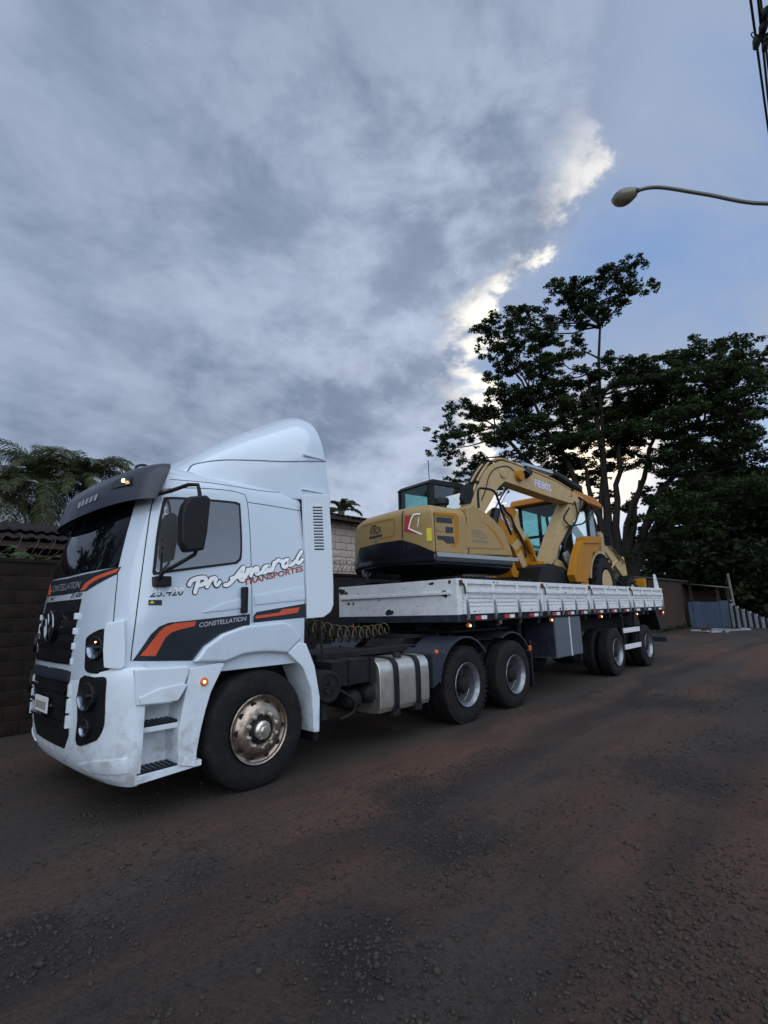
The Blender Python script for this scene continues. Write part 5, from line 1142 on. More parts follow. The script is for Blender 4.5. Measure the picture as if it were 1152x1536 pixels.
# mirror, beacon, hoses
bb_(MB().tube([(10.5, .60, 4.0), (10.62, .42, 3.75), (10.7, .40, 3.3)], .018, 6), 'mirror_arm', 'black')
bb_(MB().box(10.66, 10.72, .30, .48, 3.08, 3.36), 'mirror', 'black', .03)
bb_(MB().tube([(9.95, .58, 4.06), (10.0, .56, 3.9)], .09, 10), 'work_lamp', 'black')
bb_(MB().tube([(11.2, .95, 3.0), (11.2, .95, 3.75)], .05, 10), 'exhaust_stack', 'black')

# ------------------------------------------------------------------ walls and buildings
MT.update(
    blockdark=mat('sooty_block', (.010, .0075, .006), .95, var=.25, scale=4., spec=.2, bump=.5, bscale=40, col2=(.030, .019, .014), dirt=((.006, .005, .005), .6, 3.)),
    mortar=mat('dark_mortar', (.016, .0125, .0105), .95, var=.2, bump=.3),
    blockpale=mat('pale_block', (.48, .40, .34), .9, var=.1, scale=2.5, bump=.4, bscale=45, col2=(.60, .50, .43), dirt=((.30, .23, .19), .45, 4.)),
    mortarpale=mat('pale_mortar', (.16, .125, .10), .95, var=.15),
    tile=mat('old_roof_tile', (.010, .008, .007), .95, var=.4, scale=8., spec=.2, bump=.4, col2=(.026, .017, .013)),
    fibro=mat('weathered_sheet', (.010, .008, .008), .9, var=.3, scale=3., spec=.2, col2=(.022, .017, .015)),
    wood=mat('dark_timber', (.05, .032, .022), .85, var=.3), redwood=mat('red_timber', (.12, .045, .03), .85, var=.3),
    mudwall=mat('stained_render', (.030, .019, .014), .92, var=.2, scale=1.2, bump=.4, bscale=12, col2=(.075, .034, .023), stretch=(1, 1, .4), dirt=((.035, .03, .022), .7, 1.6)),
    bluegate=mat('blue_gate_paint', (.045, .080, .135), .5, var=.08), bluepost=mat('blue_post_paint', (.055, .090, .145), .5, var=.08),
    picketw=mat('picket_white', (.62, .63, .64), .6, var=.08, dirt=((.15, .13, .12), .5, 5.)), picketb=mat('picket_blue', (.040, .060, .095), .6, var=.1),
    wire=mat('galvanised_wire', (.10, .085, .075), .6, .5, var=.2), concrete=mat('concrete', (.22, .21, .19), .85, var=.15, bump=.3),
    lampgrey=mat('lamp_grey', (.13, .14, .13), .45, .5, var=.1), lampglass=mat('lamp_bowl_glass', (.22, .20, .13), .25, var=.15, coat=.5),
    cable=mat('cable_black', (.012, .012, .014), .6), rubble=mat('rubble_pale', (.20, .21, .24), .8, var=.3, scale=5.),
    bark=mat('tree_bark', (.020, .015, .012), .95, var=.3, scale=4., bump=.6, bscale=14, stretch=(1, 1, .25)),
    palmbark=mat('palm_bark', (.10, .075, .05), .9, var=.3, scale=10., bump=.5, bscale=20),
)
def leafmat(name, c1, c2, sc=.6, trans=.35):
    mt = bpy.data.materials.new(name); mt.use_nodes = True; nt = mt.node_tree; N = nt.nodes; L = nt.links; N.clear()
    g = N.new('ShaderNodeNewGeometry'); nz = N.new('ShaderNodeTexNoise'); nz.inputs['Scale'].default_value = sc; nz.inputs['Detail'].default_value = 4; L.new(g.outputs['Position'], nz.inputs['Vector'])
    ad = N.new('ShaderNodeMath'); ad.operation = 'ADD'; L.new(nz.outputs[0], ad.inputs[0]); rm = N.new('ShaderNodeMath'); rm.operation = 'MULTIPLY'; L.new(g.outputs['Random Per Island'], rm.inputs[0]); rm.inputs[1].default_value = .35; L.new(rm.outputs[0], ad.inputs[1])
    rp = N.new('ShaderNodeMapRange'); L.new(ad.outputs[0], rp.inputs[0]); rp.inputs[1].default_value = .4; rp.inputs[2].default_value = .95
    mx = N.new('ShaderNodeMix'); mx.data_type = 'RGBA'; L.new(rp.outputs[0], mx.inputs[0]); mx.inputs[6].default_value = (*c1, 1); mx.inputs[7].default_value = (*c2, 1)
    d = N.new('ShaderNodeBsdfPrincipled'); d.inputs['Roughness'].default_value = .6; d.inputs['Specular IOR Level'].default_value = .25; L.new(mx.outputs[2], d.inputs['Base Color'])
    t = N.new('ShaderNodeBsdfTranslucent'); L.new(mx.outputs[2], t.inputs[0]); m = N.new('ShaderNodeMixShader'); m.inputs[0].default_value = trans; L.new(d.outputs[0], m.inputs[1]); L.new(t.outputs[0], m.inputs[2])
    o = N.new('ShaderNodeOutputMaterial'); L.new(m.outputs[0], o.inputs[0]); return mt
MT['leaf_big'] = leafmat('broad_crown_leaf', (.015, .029, .009), (.046, .078, .023), .5, .32)
MT['leaf_far'] = leafmat('far_crown_leaf', (.013, .023, .009), (.040, .060, .022), .5, .28)
MT['leaf_palm'] = leafmat('palm_leaf', (.036, .048, .020), (.095, .11, .045), 1.2, .3)
MT['leaf_bush'] = leafmat('bush_leaf', (.030, .055, .015), (.075, .13, .035), 2.0, .35)

WY = 4.62
# boundary wall: core and single blocks where they show
W1 = thing('boundary_wall', 'dark sooty concrete block boundary wall running behind the truck', 'wall', (-14, WY+.1, 0))
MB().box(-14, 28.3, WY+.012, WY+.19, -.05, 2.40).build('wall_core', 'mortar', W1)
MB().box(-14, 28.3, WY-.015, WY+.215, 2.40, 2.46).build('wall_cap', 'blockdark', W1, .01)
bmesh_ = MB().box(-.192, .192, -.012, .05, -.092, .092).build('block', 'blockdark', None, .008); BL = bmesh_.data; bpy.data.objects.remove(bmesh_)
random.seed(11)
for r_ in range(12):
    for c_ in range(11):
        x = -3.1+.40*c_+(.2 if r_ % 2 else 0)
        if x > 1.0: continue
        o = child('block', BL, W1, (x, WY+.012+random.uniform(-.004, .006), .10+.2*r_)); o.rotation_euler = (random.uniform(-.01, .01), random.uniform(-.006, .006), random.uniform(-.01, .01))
def concertina(name, label, x0, x1, y, z, r, pitch, grp=None):
    W = thing(name, label, 'razor wire', (x0, y, z-r)); mb = MB(); path = []; n = int((x1-x0)/pitch); rnd = random.Random(int(x0*10)+5)
    for k in range(n*14+1):
        a = 2*math.pi*k/14; i = k//14; rr = r*(1+.12*math.sin(i*2.3)); path.append((x0+pitch*k/14+.10*math.sin(a*1.0+.3), y+rr*math.cos(a)*.85, z+rr*math.sin(a)+.02*math.sin(i*1.7)))
    mb.tube(path, .0045, 4, caps=False); mb.build('coil', 'wire', W, fix=False)
    bm_ = MB()
    for k in range(0, len(path), 2):
        p_ = Vector(path[k]); d = Vector((rnd.uniform(-1, 1), rnd.uniform(-1, 1), rnd.uniform(-1, 1))).normalized()*.022; e = d.cross(Vector((.3, .5, .8))).normalized()*.007
        bm_.add([tuple(p_-d), tuple(p_+e), tuple(p_+d), tuple(p_-e)], [(0, 1, 2, 3)])
    o = bm_.build('barbs', 'wire', W, smooth=0, fix=False); o['kind'] = 'stuff'
    mb = MB(); mb.tube([(x0, y, z-.1), (x1, y, z-.1)], .004, 4); mb.build('strand', 'wire', W)
    k = x0+.4
    while k < x1:
        mb = MB(); mb.tube([(k, y+.05, 2.40), (k+.02, y+.02, z+.22)], .012, 6); mb.build('stake', 'rust', W); k += 2.2
    return W
concertina('razor_wire', 'tangled razor wire coils on the dark wall beside the palm trees', -5.0, 1.5, WY+.1, 2.62, .16, .22)
concertina('razor_wire', 'razor wire coils stretched in front of the pale block building', 3.2, 14.5, WY+.1, 2.62, .17, .13)
# pale block building
B1 = thing('block_building', 'pale concrete block building with a dark tiled roof behind the trailer', 'building', (4.0, 6.0, 0))
BY = 6.0
MB().box(4.0, 22.0, BY+.012, BY+4.5, -.05, 4.05).build('wall', 'mortarpale', B1)
bmesh_ = MB().box(-.192, .192, -.012, .05, -.092, .092).build('block', 'blockpale', None, .006); BP = bmesh_.data; bpy.data.objects.remove(bmesh_)
for r_ in range(9):
    for c_ in range(31):
        x = 4.2+.40*c_+(.2 if r_ % 2 else 0); o = child('block', BP, B1, (x, BY+.012+random.uniform(-.003, .004), 2.35+.2*r_))
MB().prism([(BY-.45, 3.98), (BY-.45, 4.03), (BY+4.0, 5.25), (BY+4.9, 5.0), (BY+4.9, 4.95), (BY+4.0, 5.16)], 3.6, 22.3, 'X').build('roof', 'wood', B1)
tl = MB()
def tilecurve(x0):
    return [(x0+.09*math.cos(a), .055*math.sin(a)) for a in np.linspace(math.pi, 0, 6)]
slope = math.atan2(5.25-4.03, 4.45)
tm = MB(); rowsT = []
for s_ in (0, 1):
    for x, z in tilecurve(0): rowsT.append((x*(1-.15*s_), s_*.42*math.cos(slope), z+s_*.42*math.sin(slope)))
tm.add(rowsT, [(k, k+1, 6+k+1, 6+k) for k in range(5)]); to = tm.build('roof_tile', 'tile', None, fix=False); TM = to.data; bpy.data.objects.remove(to)
cnt = 0
for r_ in range(3):
    for c_ in range(95):
        o = child('roof_tile', TM, B1, (3.68+.195*c_+random.uniform(-.012, .012), BY-.50+r_*.36*math.cos(slope)+random.uniform(-.03, .02), 4.03+r_*.36*math.sin(slope)+.012+random.uniform(0, .012)))
        o.rotation_euler = (random.uniform(-.03, .03), random.uniform(-.05, .05), random.uniform(-.03, .03)); cnt += 1
# lean-to with corrugated sheets on the left
B2 = thing('corrugated_shed', 'low shed with dark corrugated sheet roof under the palm trees', 'shed', (-5, 7.2, 0))
def corr(x0, x1, y0, z0, y1, z1, nm):
    n = int((x1-x0)/.045); vs = []; fs = []
    for i in range(n+1):
        x = x0+(x1-x0)*i/n; w = .022*math.sin(2*math.pi*x/.18)
        for f in (0, .5, 1): vs.append((x, y0+(y1-y0)*f, z0+(z1-z0)*f+w-.03*math.sin(math.pi*f)))
    for i in range(n):
        for k in (0, 1): fs.append((i*3+k, (i+1)*3+k, (i+1)*3+k+1, i*3+k+1))
    mb = MB(); mb.add(vs, fs); o = mb.build(nm, 'fibro', B2, fix=False); sm = o.modifiers.new('s', 'SOLIDIFY'); sm.thickness = .012; return o
for k in range(6):
    xa = -7.0+1.25*k
    corr(xa, xa+1.32, 6.2, 2.98+.012*(k % 2), 7.35, 3.22+.012*(k % 2), 'roof_sheet'); corr(xa, xa+1.32, 7.25, 3.26+.012*(k % 2), 8.6, 3.62+.012*(k % 2), 'roof_sheet')
for y, z in ((6.35, 2.93), (7.3, 3.12), (8.4, 3.48)): MB().box(-7.1, .7, y-.05, y+.05, z-.10, z).build('purlin', 'wood', B2)
for x in (-6.5, -3.5, -.8, .4):
    for y, z in ((6.35, 2.84), (8.4, 3.4)): MB().box(x-.07, x+.07, y-.07, y+.07, -.02, z).build('post', 'wood', B2)
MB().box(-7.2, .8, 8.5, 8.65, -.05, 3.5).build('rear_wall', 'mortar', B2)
pr_ = tag(MB().box(-1.0, 1.6, 5.55, 5.63, 2.30, 2.47).build('timber_rail', 'redwood'), 'reddish timber rail behind the sooty wall, under the corrugated roof', 'rail')
for xx in (-.9, 1.5):
    o = MB().box(xx-.04, xx+.04, 5.56, 5.62, 0, 2.32).build('post', 'wood', pr_)
# leaf helpers
def leaf_cloud(name, centres, mtn, parent, size, per, seed=1, flat=.0, aspect=2.0):
    """centres: (x,y,z, rx,ry,rz); leaves are small bent quads spread through each ellipsoid, denser near its skin"""
    rg = np.random.default_rng(seed); Vs = []; 
    for (cx, cy, cz, rx, ry, rz) in centres:
        n = max(8, int(per*rx*ry)); d = rg.normal(size=(n, 3)); d /= np.linalg.norm(d, axis=1)[:, None]; rad = rg.random(n)**.42
        P = d*rad[:, None]*np.array((rx, ry, rz))+np.array((cx, cy, cz)); P[:, 2] -= .12*rz*(d[:, 0]**2+d[:, 1]**2)*rad
        a = rg.normal(size=(n, 3)); a[:, 2] *= .45; a /= np.linalg.norm(a, axis=1)[:, None]; b = np.cross(a, rg.normal(size=(n, 3))*np.array((.6, .6, 1))+np.array((0, 0, flat))); b /= (np.linalg.norm(b, axis=1)[:, None]+1e-9)
        s = size*(.55+.9*rg.random(n))[:, None]; A = a*s; B = b*s/aspect
        Vs.append(np.stack((P-A, P+B-A*.1, P+A, P-B-A*.1), 1).reshape(-1, 3))
    V = np.concatenate(Vs); n = len(V)//4; F = np.arange(n*4)
    me = bpy.data.meshes.new(name); me.vertices.add(len(V)); me.vertices.foreach_set('co', V.ravel()); me.loops.add(n*4); me.loops.foreach_set('vertex_index', F); me.polygons.add(n); me.polygons.foreach_set('loop_start', np.arange(0, n*4, 4)); me.update(calc_edges=True)
    me.materials.append(MT[mtn]); o = bpy.data.objects.new(name, me); COL.objects.link(o)
    if parent is not None: o.parent = parent; o.matrix_parent_inverse = parent.matrix_basis.inverted()
    return o
def limb(mb, a, b, r0, r1, sag=.0, n=5, jit=.15, rnd=random):
    a = Vector(a); b = Vector(b); L_ = (b-a).length; pts_ = []
    for k in range(n+1):
        f = k/n; p_ = a.lerp(b, f); p_.z += sag*math.sin(math.pi*f)*L_
        if 0 < k < n: p_ += Vector((rnd.uniform(-1, 1), rnd.uniform(-1, 1), rnd.uniform(-.6, .6)))*jit*L_/n
        pts_.append(tuple(p_))
    mb.tube(pts_, [r0+(r1-r0)*k/n for k in range(n+1)], 7, caps=False); return pts_
# big spreading tree
def big_tree():
    base = [(27.997, 6.133, 3.068)][0]; bz = Vector((base[0], base[1], 0))
    Tt = thing('spreading_tree', 'tall spreading tree with layered dark crown and a high top tuft', 'tree', tuple(bz)); rnd = random.Random(21)
    pads = [(q, r_) for q, r_ in zip([(27.170, 6.965, 22.064), (27.657, 5.567, 21.790), (28.165, 3.832, 22.240), (28.351, 3.084, 20.686), (27.963, 4.567, 20.492), (27.428, 6.250, 20.580), (27.715, 5.386, 19.738), (26.938, 7.564, 19.531), (27.234, 6.792, 17.909), (26.177, 9.318, 20.866), (25.694, 10.305, 20.707), (25.158, 11.307, 20.227), (25.219, 11.197, 18.823), (25.827, 10.042, 18.832), (26.298, 9.059, 19.095), (25.667, 10.357, 16.974), (26.234, 9.198, 17.215), (26.805, 7.893, 16.926), (25.422, 10.823, 15.637), (26.162, 9.350, 15.143), (26.989, 7.436, 15.671), (24.064, 13.124, 14.557), (24.861, 11.828, 14.527), (23.284, 14.273, 13.274), (24.130, 13.021, 12.911), (23.120, 14.501, 12.042), (23.955, 13.291, 11.108), (25.118, 11.379, 12.710), (25.906, 9.882, 12.949), (26.766, 7.987, 13.527), (27.351, 6.469, 14.112), (27.836, 4.998, 16.198), (28.124, 3.987, 15.612), (27.849, 4.953, 14.861), (28.224, 3.605, 14.300), (28.564, 2.119, 15.366), (28.757, 1.088, 15.667), (28.609, 1.892, 14.459), (28.897, 0.186, 15.158), (29.044, -1.022, 14.939), (29.113, -1.793, 14.076), (28.941, -0.139, 14.041), (28.768, 1.020, 13.588), (28.439, 2.703, 13.225), (28.094, 4.098, 12.935), (29.011, -0.720, 12.680), (29.113, -1.790, 11.979), (28.787, 0.906, 11.954), (28.469, 2.565, 11.552), (27.957, 4.589, 11.570), (27.399, 6.334, 11.691), (26.698, 8.149, 11.567), (25.836, 10.022, 10.959), (24.833, 11.876, 10.514), (28.941, -0.137, 10.532), (29.088, -1.493, 9.833), (28.684, 1.496, 9.738), (28.306, 3.274, 9.684), (28.947, -0.184, 8.645), (28.750, 1.125, 7.763), (28.508, 2.388, 7.583), (29.061, -1.201, 7.724), (30.037, 7.862, 11.100), (30.674, 5.975, 10.795), (30.134, 10.282, 10.709), (28.336, 3.147, 6.540), (27.966, 4.557, 5.545), (27.834, 5.004, 4.432), (28.169, 3.816, 4.902), (33.033, -0.718, 12.439), (32.854, 0.767, 13.932), (31.362, 7.107, 14.546), (32.306, 3.736, 16.618), (30.134, 10.281, 15.925), (30.923, 8.347, 14.304), (32.022, 4.892, 13.124), (32.557, 2.547, 13.959), (28.878, 12.843, 15.324), (23.924, 13.339, 10.121), (24.833, 11.876, 9.274), (25.790, 10.114, 9.655), (29.208, 9.903, 9.153), (29.871, 8.300, 9.690), (30.355, 6.963, 10.411), (26.807, 7.888, 10.358), (30.573, 6.298, 7.648), (30.974, 4.941, 8.341), (30.264, 3.686, 8.586), (28.531, 2.278, 9.031), (28.628, 1.795, 6.816), (31.030, 8.057, 13.029), (29.127, 10.084, 12.866), (30.907, 5.183, 14.769), (31.367, 3.356, 11.201), (31.742, 1.427, 9.962), (28.955, -0.253, 6.989), (30.713, 8.895, 8.178), (31.245, 7.453, 8.927), (28.305, 3.278, 5.416), (28.525, 2.304, 5.685)],
        [1.1, 1.2, 1.0, .9, 1.1, 1.0, .9, 1.1, .9, .9, 1.1, 1.0, .9, 1.2, 1.1, 1.3, 1.3, 1.2, 1.2, 1.6, 1.4, 1.2, 1.2, 1.0, 1.2, .9, 1.0, 1.4, 1.5, 1.6, 1.4, 1.0, 1.0, 1.2, 1.3, 1.2, 1.2, 1.3, 1.3, 1.3, 1.1, 1.5, 1.6, 1.6, 1.5, 1.6, 1.5, 1.7, 1.7, 1.6, 1.5, 1.5, 1.4, 1.1, 1.6, 1.5, 1.5, 1.3, 1.4, 1.4, 1.3, 1.3, 1.2, 1.2, 1.3, 1.3, 1.1, 1.0, 1.2, 1.5, 1.5, 1.6, 1.5, 1.5, 1.5, 1.5, 1.6, 1.4, .9, .8, .9, .8, .8, .9, 1.0, .7, .7, .7, 1.0, 1.0, 1.3, 1.3, 1.4, 1.3, 1.4, 1.2, .6, .6, .9, 1.0])]
    cl = []
    for (q, r_) in pads:
        dep = rnd.uniform(-2.2, 2.2); dv = Vector((q[0]-CAM_POS.x, q[1]-CAM_POS.y, q[2]-CAM_POS.z)); u = dv.normalized(); p_ = Vector(q)+u*dep
        for k in range(26):
            ra = rnd.random()**.5*1.45; aa = rnd.uniform(0, 6.28); s_ = r_*rnd.uniform(.16, .42)
            cl.append((p_.x+ra*math.cos(aa)*r_, p_.y+ra*math.sin(aa)*r_, p_.z+rnd.uniform(-.34, .30)*r_-.25*ra*ra*r_*.4, s_, s_*rnd.uniform(.7, 1.2), s_*rnd.uniform(.35, .6)))
    leaf_cloud('crown', cl, 'leaf_big', Tt, .085, 700, 3, aspect=1.8)
    # stems fanning out from the base and twigs reaching each pad
    mb = MB(); tops = []
    trunk = limb(mb, bz, bz+Vector((.1, 0, 2.2)), .75, .55, n=3, jit=.02, rnd=rnd)
    fork = Vector(trunk[-1])
    tg = [(27.470, 6.128, 15.818), (26.147, 9.383, 14.689), (25.030, 11.535, 13.188), (27.869, 4.886, 12.050), (28.349, 3.095, 11.262), (28.763, 1.050, 10.810), (29.016, -0.759, 10.757), (27.091, 7.173, 10.337), (28.060, 4.221, 8.644), (28.590, 1.988, 8.285)]
    for i, q in enumerate(tg):
        m_ = fork.lerp(Vector(q), .45)+Vector((0, 0, 1.0)); s0 = .30 if i else .34
        a = limb(mb, fork-Vector((0, 0, .6)), m_, s0, s0*.6, rnd=rnd, n=4, jit=.12); b = limb(mb, m_, q, s0*.6, .09, rnd=rnd, n=5, jit=.2); tops += [Vector(p_) for p_ in a[2:]+b[1:]]
    a = limb(mb, tops[8] if len(tops) > 8 else fork, [(27.745, 5.292, 18.779)][0], .16, .07, n=6, jit=.1, rnd=rnd); tops += [Vector(p_) for p_ in a[2:]]
    for (q, r_) in pads:
        Q = Vector(q); near = min(tops, key=lambda t: (t-Q).length+max(0, t.z-Q.z)*1.5); limb(mb, near, Q, .07, .02, rnd=rnd, n=5, jit=.25)
        for k in range(3): limb(mb, Q, Q+Vector((rnd.uniform(-1, 1), rnd.uniform(-1, 1), rnd.uniform(.0, .3)))*r_*.9, .022, .006, rnd=rnd, n=3)
    mb.build('trunk', 'bark', Tt, smooth=60, fix=False)
big_tree()
def simple_tree(name, label, x, y, h, crown, mtn, seed, size=.18, per=140, group=None):
    Tt = thing(name, label, 'tree', (x, y, 0), group=group); rnd = random.Random(seed); mb = MB(); tr = limb(mb, (x, y, -.1), (x+rnd.uniform(-.5, .5), y, h*.55), h*.028, h*.016, n=4, jit=.1, rnd=rnd)
    cl = []
    for (dx, dy, dz, r_) in crown:
        limb(mb, tr[2], (x+dx, y+dy, dz), h*.012, .02, rnd=rnd, n=4)
        for k in range(5): cl.append((x+dx+rnd.uniform(-.7, .7)*r_, y+dy+rnd.uniform(-.7, .7)*r_, dz+rnd.uniform(-.6, .6)*r_, r_*rnd.uniform(.45, .8), r_*rnd.uniform(.45, .8), r_*rnd.uniform(.35, .6)))
    leaf_cloud('crown', cl, mtn, Tt, size, per, seed); mb.build('trunk', 'bark', Tt, smooth=60, fix=False); return Tt
# dark trees beyond the striped fence
def tree_from(name, label, q, h, spread, seed, size=.24, per=90, n=16, low=.12):
    rnd = random.Random(seed); cr = []
    for k in range(n):
        a = rnd.uniform(0, 6.28); rr = spread*rnd.random()**.5; zz = h*(low+(.95-low)*rnd.random()**.8); f = 1-.45*abs(zz/h-.5)*2
        cr.append((rr*math.cos(a)*f, rr*math.sin(a)*f, zz, spread*rnd.uniform(.28, .42)))
    return simple_tree(name, label, q[0], q[1], h, cr, 'leaf_far', seed, size, per)
fq = [(42.465, 3.964, 1.731), (42.909, 0.974, 1.627), (41.922, 6.528, 1.820), (52.662, 3.536, 1.691), (49.176, -2.410, 1.496), (52.910, 11.890, 1.978)]
tree_from('fence_tree', 'dense dark tree standing behind the blue gate and tin roof', fq[0], 8.8, 4.6, 31, n=26, low=.08)
tree_from('fence_tree', 'broad dark tree standing behind the striped fence', fq[1], 9.5, 5.2, 32, n=28, low=.06)
tree_from('fence_tree', 'low dark tree growing behind the stained end wall', fq[2], 6.0, 3.2, 33, n=18, low=.2)
tree_from('fence_tree', 'tall dark tree rising farther back above the striped fence', fq[3], 13.5, 6.0, 34, size=.3, per=60, n=26, low=.15)
tree_from('fence_tree', 'rounded dark tree at the far end of the striped fence', fq[4], 10.0, 5.5, 35, size=.3, per=60, n=24, low=.06)
tree_from('fence_tree', 'small bushy tree under the spreading tree', fq[5], 5.0, 4.0, 36, size=.26, per=80, n=16, low=.2)
# palms
def palm(name, label, q, h, n_f, L_, seed, tilt=0.):
    Tt = thing(name, label, 'palm', (q[0], q[1], 0)); rnd = random.Random(seed); mb = MB(); top = Vector((q[0]+tilt, q[1], h)); limb(mb, (q[0], q[1], -.1), top, .16, .11, n=6, jit=.04, rnd=rnd); mb.build('trunk', 'palmbark', Tt, fix=False)
    for k in range(n_f):
        az = 2*math.pi*k/n_f*2.618+rnd.uniform(-.2, .2); el = R(rnd.uniform(-35, 78)) if k > 7 else R(rnd.uniform(60, 85)); Lf = L_*rnd.uniform(.8, 1.1); m = 26; pts_ = []; p_ = top.copy(); e = el
        hd = Vector((math.cos(az), math.sin(az), 0))
        for j in range(m):
            pts_.append(p_.copy()); st_ = Lf/m; p_ = p_+(hd*math.cos(e)+Vector((0, 0, math.sin(e))))*st_; e -= R(1.8+3.2*j/m+(1.2 if el > R(50) else .4))
        fm = MB(); fm.tube([tuple(x) for x in pts_], [.022*(1-.85*j/m) for j in range(m)], 5, caps=False)
        side = hd.cross(Vector((0, 0, 1))).normalized()
        for j in range(3, m):
            t = (pts_[min(j+1, m-1)]-pts_[j-1]).normalized(); ll = Lf*.22*math.sin(math.pi*(.12+.80*j/m))*rnd.uniform(.85, 1.1)
            upv = side.cross(t).normalized()
            for s_ in (-1, 1):
                for sub in (0, .5):
                    o0 = pts_[j]+t*sub*Lf/m; d = (side*s_*.75+t*.6+upv*rnd.uniform(-.25, .15)).normalized(); e1 = o0+d*ll*.55; e2 = o0+d*ll*.95+Vector((0, 0, -ll*rnd.uniform(.12, .45))); w = t*.020
                    fm.add([tuple(o0-w*.6), tuple(o0+w*.6), tuple(e1+w), tuple(e1-w), tuple(e2)], [(0, 1, 2, 3), (3, 2, 4)])
        fm.build('frond', 'leaf_palm', Tt, smooth=0, fix=False)
pq = [(2.714, 15.987, 6.911), (1.444, 16.290, 6.397), (0.128, 16.518, 5.914), (7.891, 7.634, 5.105)]
palm('coconut_palm', 'coconut palm with the tallest bright spear rising above the visor', pq[0], pq[0][2]-.3, 40, 2.3, 41)
palm('coconut_palm', 'coconut palm with arching fronds above the corrugated shed', pq[1], pq[1][2]-.1, 40, 2.5, 42)
palm('coconut_palm', 'coconut palm drooping low at the outer end of the shed', pq[2], pq[2][2]-.1, 36, 2.5, 43)
palm('short_palm', 'small palm tuft peeping over the tiled roof edge', pq[3], pq[3][2]-.35, 16, .8, 45)
# greenery behind the dark wall and dark trees up the road on the left
def bush(name, label, boxes, mtn, size, per, seed):
    Tt = thing(name, label, 'bush', (boxes[0][0], boxes[0][1], 0)); leaf_cloud('foliage', boxes, mtn, Tt, size, per, seed); mb = MB(); rnd = random.Random(seed)
    for b in boxes: limb(mb, (b[0], b[1], -.05), (b[0]+.1, b[1], b[2]), .04, .015, rnd=rnd)
    mb.build('stems', 'bark', Tt, fix=False)
bush('leafy_bush', 'bright green bush between the sooty wall and the corrugated shed', [(-2.2+.42*k, 5.75+.1*(k % 3), 2.25+.1*(k % 2), .5, .35, .42) for k in range(9)], 'leaf_bush', .07, 1500, 51)
for k, (x, y, h) in enumerate(((-9, 9.5, 7), (-13, 7.5, 8), (-6.0, 12.5, 7.5), (-17, 10, 9))):
    tree_from('roadside_tree', ['dense roadside tree behind the long dark wall', 'tallest roadside tree at the far end of the dark wall', 'roadside tree behind the corrugated shed', 'broad roadside tree beyond the end of the wall'][k], (x, y), h, 2.8, 60+k, size=.22, per=70, n=16)
# stained end wall, tin roof, gate and striped fence
B3 = tag(MB().box(28.3, 36.4, 4.55, 4.80, -.1, 2.95).build('stained_wall', 'mudwall', None, .03), 'brown stained wall at the end of the block wall', 'wall')
B4 = thing('open_shed', 'open shed with a thin tin roof behind the blue gate', 'shed', (40, 7, 0))
MB().prism([(4.4, 2.98), (4.4, 3.06), (8.6, 3.5), (8.6, 3.42)], 27.8, 36.8, 'X').build('roof', 'lampgrey', B4)
rq = [(35.265, 4.255, 2.365), (35.714, 1.919, 2.135)]
mb = MB(); mb.add([(rq[0][0], rq[0][1], 2.86), (rq[1][0], rq[1][1], 2.48), (rq[1][0]+3.2, rq[1][1]+1.2, 2.62), (rq[0][0]+3.2, rq[0][1]+1.2, 3.0)], [(0, 1, 2, 3)]); o = mb.build('roof_sheet', 'lampgrey', B4, fix=False); sm = o.modifiers.new('s', 'SOLIDIFY'); sm.thickness = .08
for f in (.1, .72, .95):
    x, y = rq[0][0]+(rq[1][0]-rq[0][0])*f+.3, rq[0][1]+(rq[1][1]-rq[0][1])*f+.1; MB().box(x-.07, x+.07, y-.07, y+.07, -.1, 2.84-.38*f-.04).build('post', 'wood', B4)
MB().box(rq[0][0]+2.8, rq[0][0]+3.0, rq[1][1]+1, rq[0][1]+3, -.1, 2.4).build('rear_wall', 'wood', B4)
gq = [(35.257, 4.290, 0.261), (35.360, 3.820, 0.256), (35.638, 2.378, 0.220), (35.684, 2.105, 0.197)]
def upright(a, b, z, nm, mt, par, th=.06):
    a = Vector((a[0], a[1], 0)); b = Vector((b[0], b[1], 0)); d = (b-a).normalized(); n_ = Vector((-d.y, d.x, 0))*th/2
    mb = MB(); mb.add([tuple(p_+Vector((0, 0, zz))) for zz in (-.05, z) for p_ in (a-n_, b-n_, b+n_, a+n_)], [(0, 1, 2, 3), (4, 7, 6, 5), (0, 4, 5, 1), (1, 5, 6, 2), (2, 6, 7, 3), (3, 7, 4, 0)]); return mb.build(nm, mt, par, .01)
GT = thing('blue_gate', 'solid blue metal gate between blue posts', 'gate', (gq[1][0], gq[1][1], 0))
upright(gq[0], gq[1], 1.62, 'side_panel', 'bluegate', GT); upright(gq[1], gq[2], 1.60, 'leaf', 'bluegate', GT)
for f in (.33, .66):
    a, b = Vector(gq[1]), Vector(gq[2]); c_ = a.lerp(b, f); c2 = a.lerp(b, f+.015); upright(c_, c2, 1.56, 'seam_rib', 'bluepost', GT, .09)
for a, b in ((gq[1], 0), (gq[2], 0)):
    d = (Vector(gq[2])-Vector(gq[1])).normalized()*.22; upright(Vector(a)-d, Vector(a)+d, 1.66, 'post', 'bluepost', GT, .12)
FN = thing('striped_fence', 'low fence of alternating white and dark blue upright boards', 'fence', (gq[3][0], gq[3][1], 0))
fe = [(35.689, 2.074, 0.176)][0]; fz = [(32.152, -2.278, 0.042)][0]; npk = 26
for k in range(npk):
    f = k/npk; f2 = (k+.98)/npk; a = Vector(fe).lerp(Vector(fz), f); b = Vector(fe).lerp(Vector(fz), f2); hh = 1.46-1.05*min(1, f*1.9)**.9+random.uniform(-.03, .03)
    upright(a, b, max(hh, .45), 'picket', 'picketw' if k % 2 == 0 else 'picketb', FN, .05 if k % 2 == 0 else .03)
pp = [(37.015, 2.014, 0.318)][0]
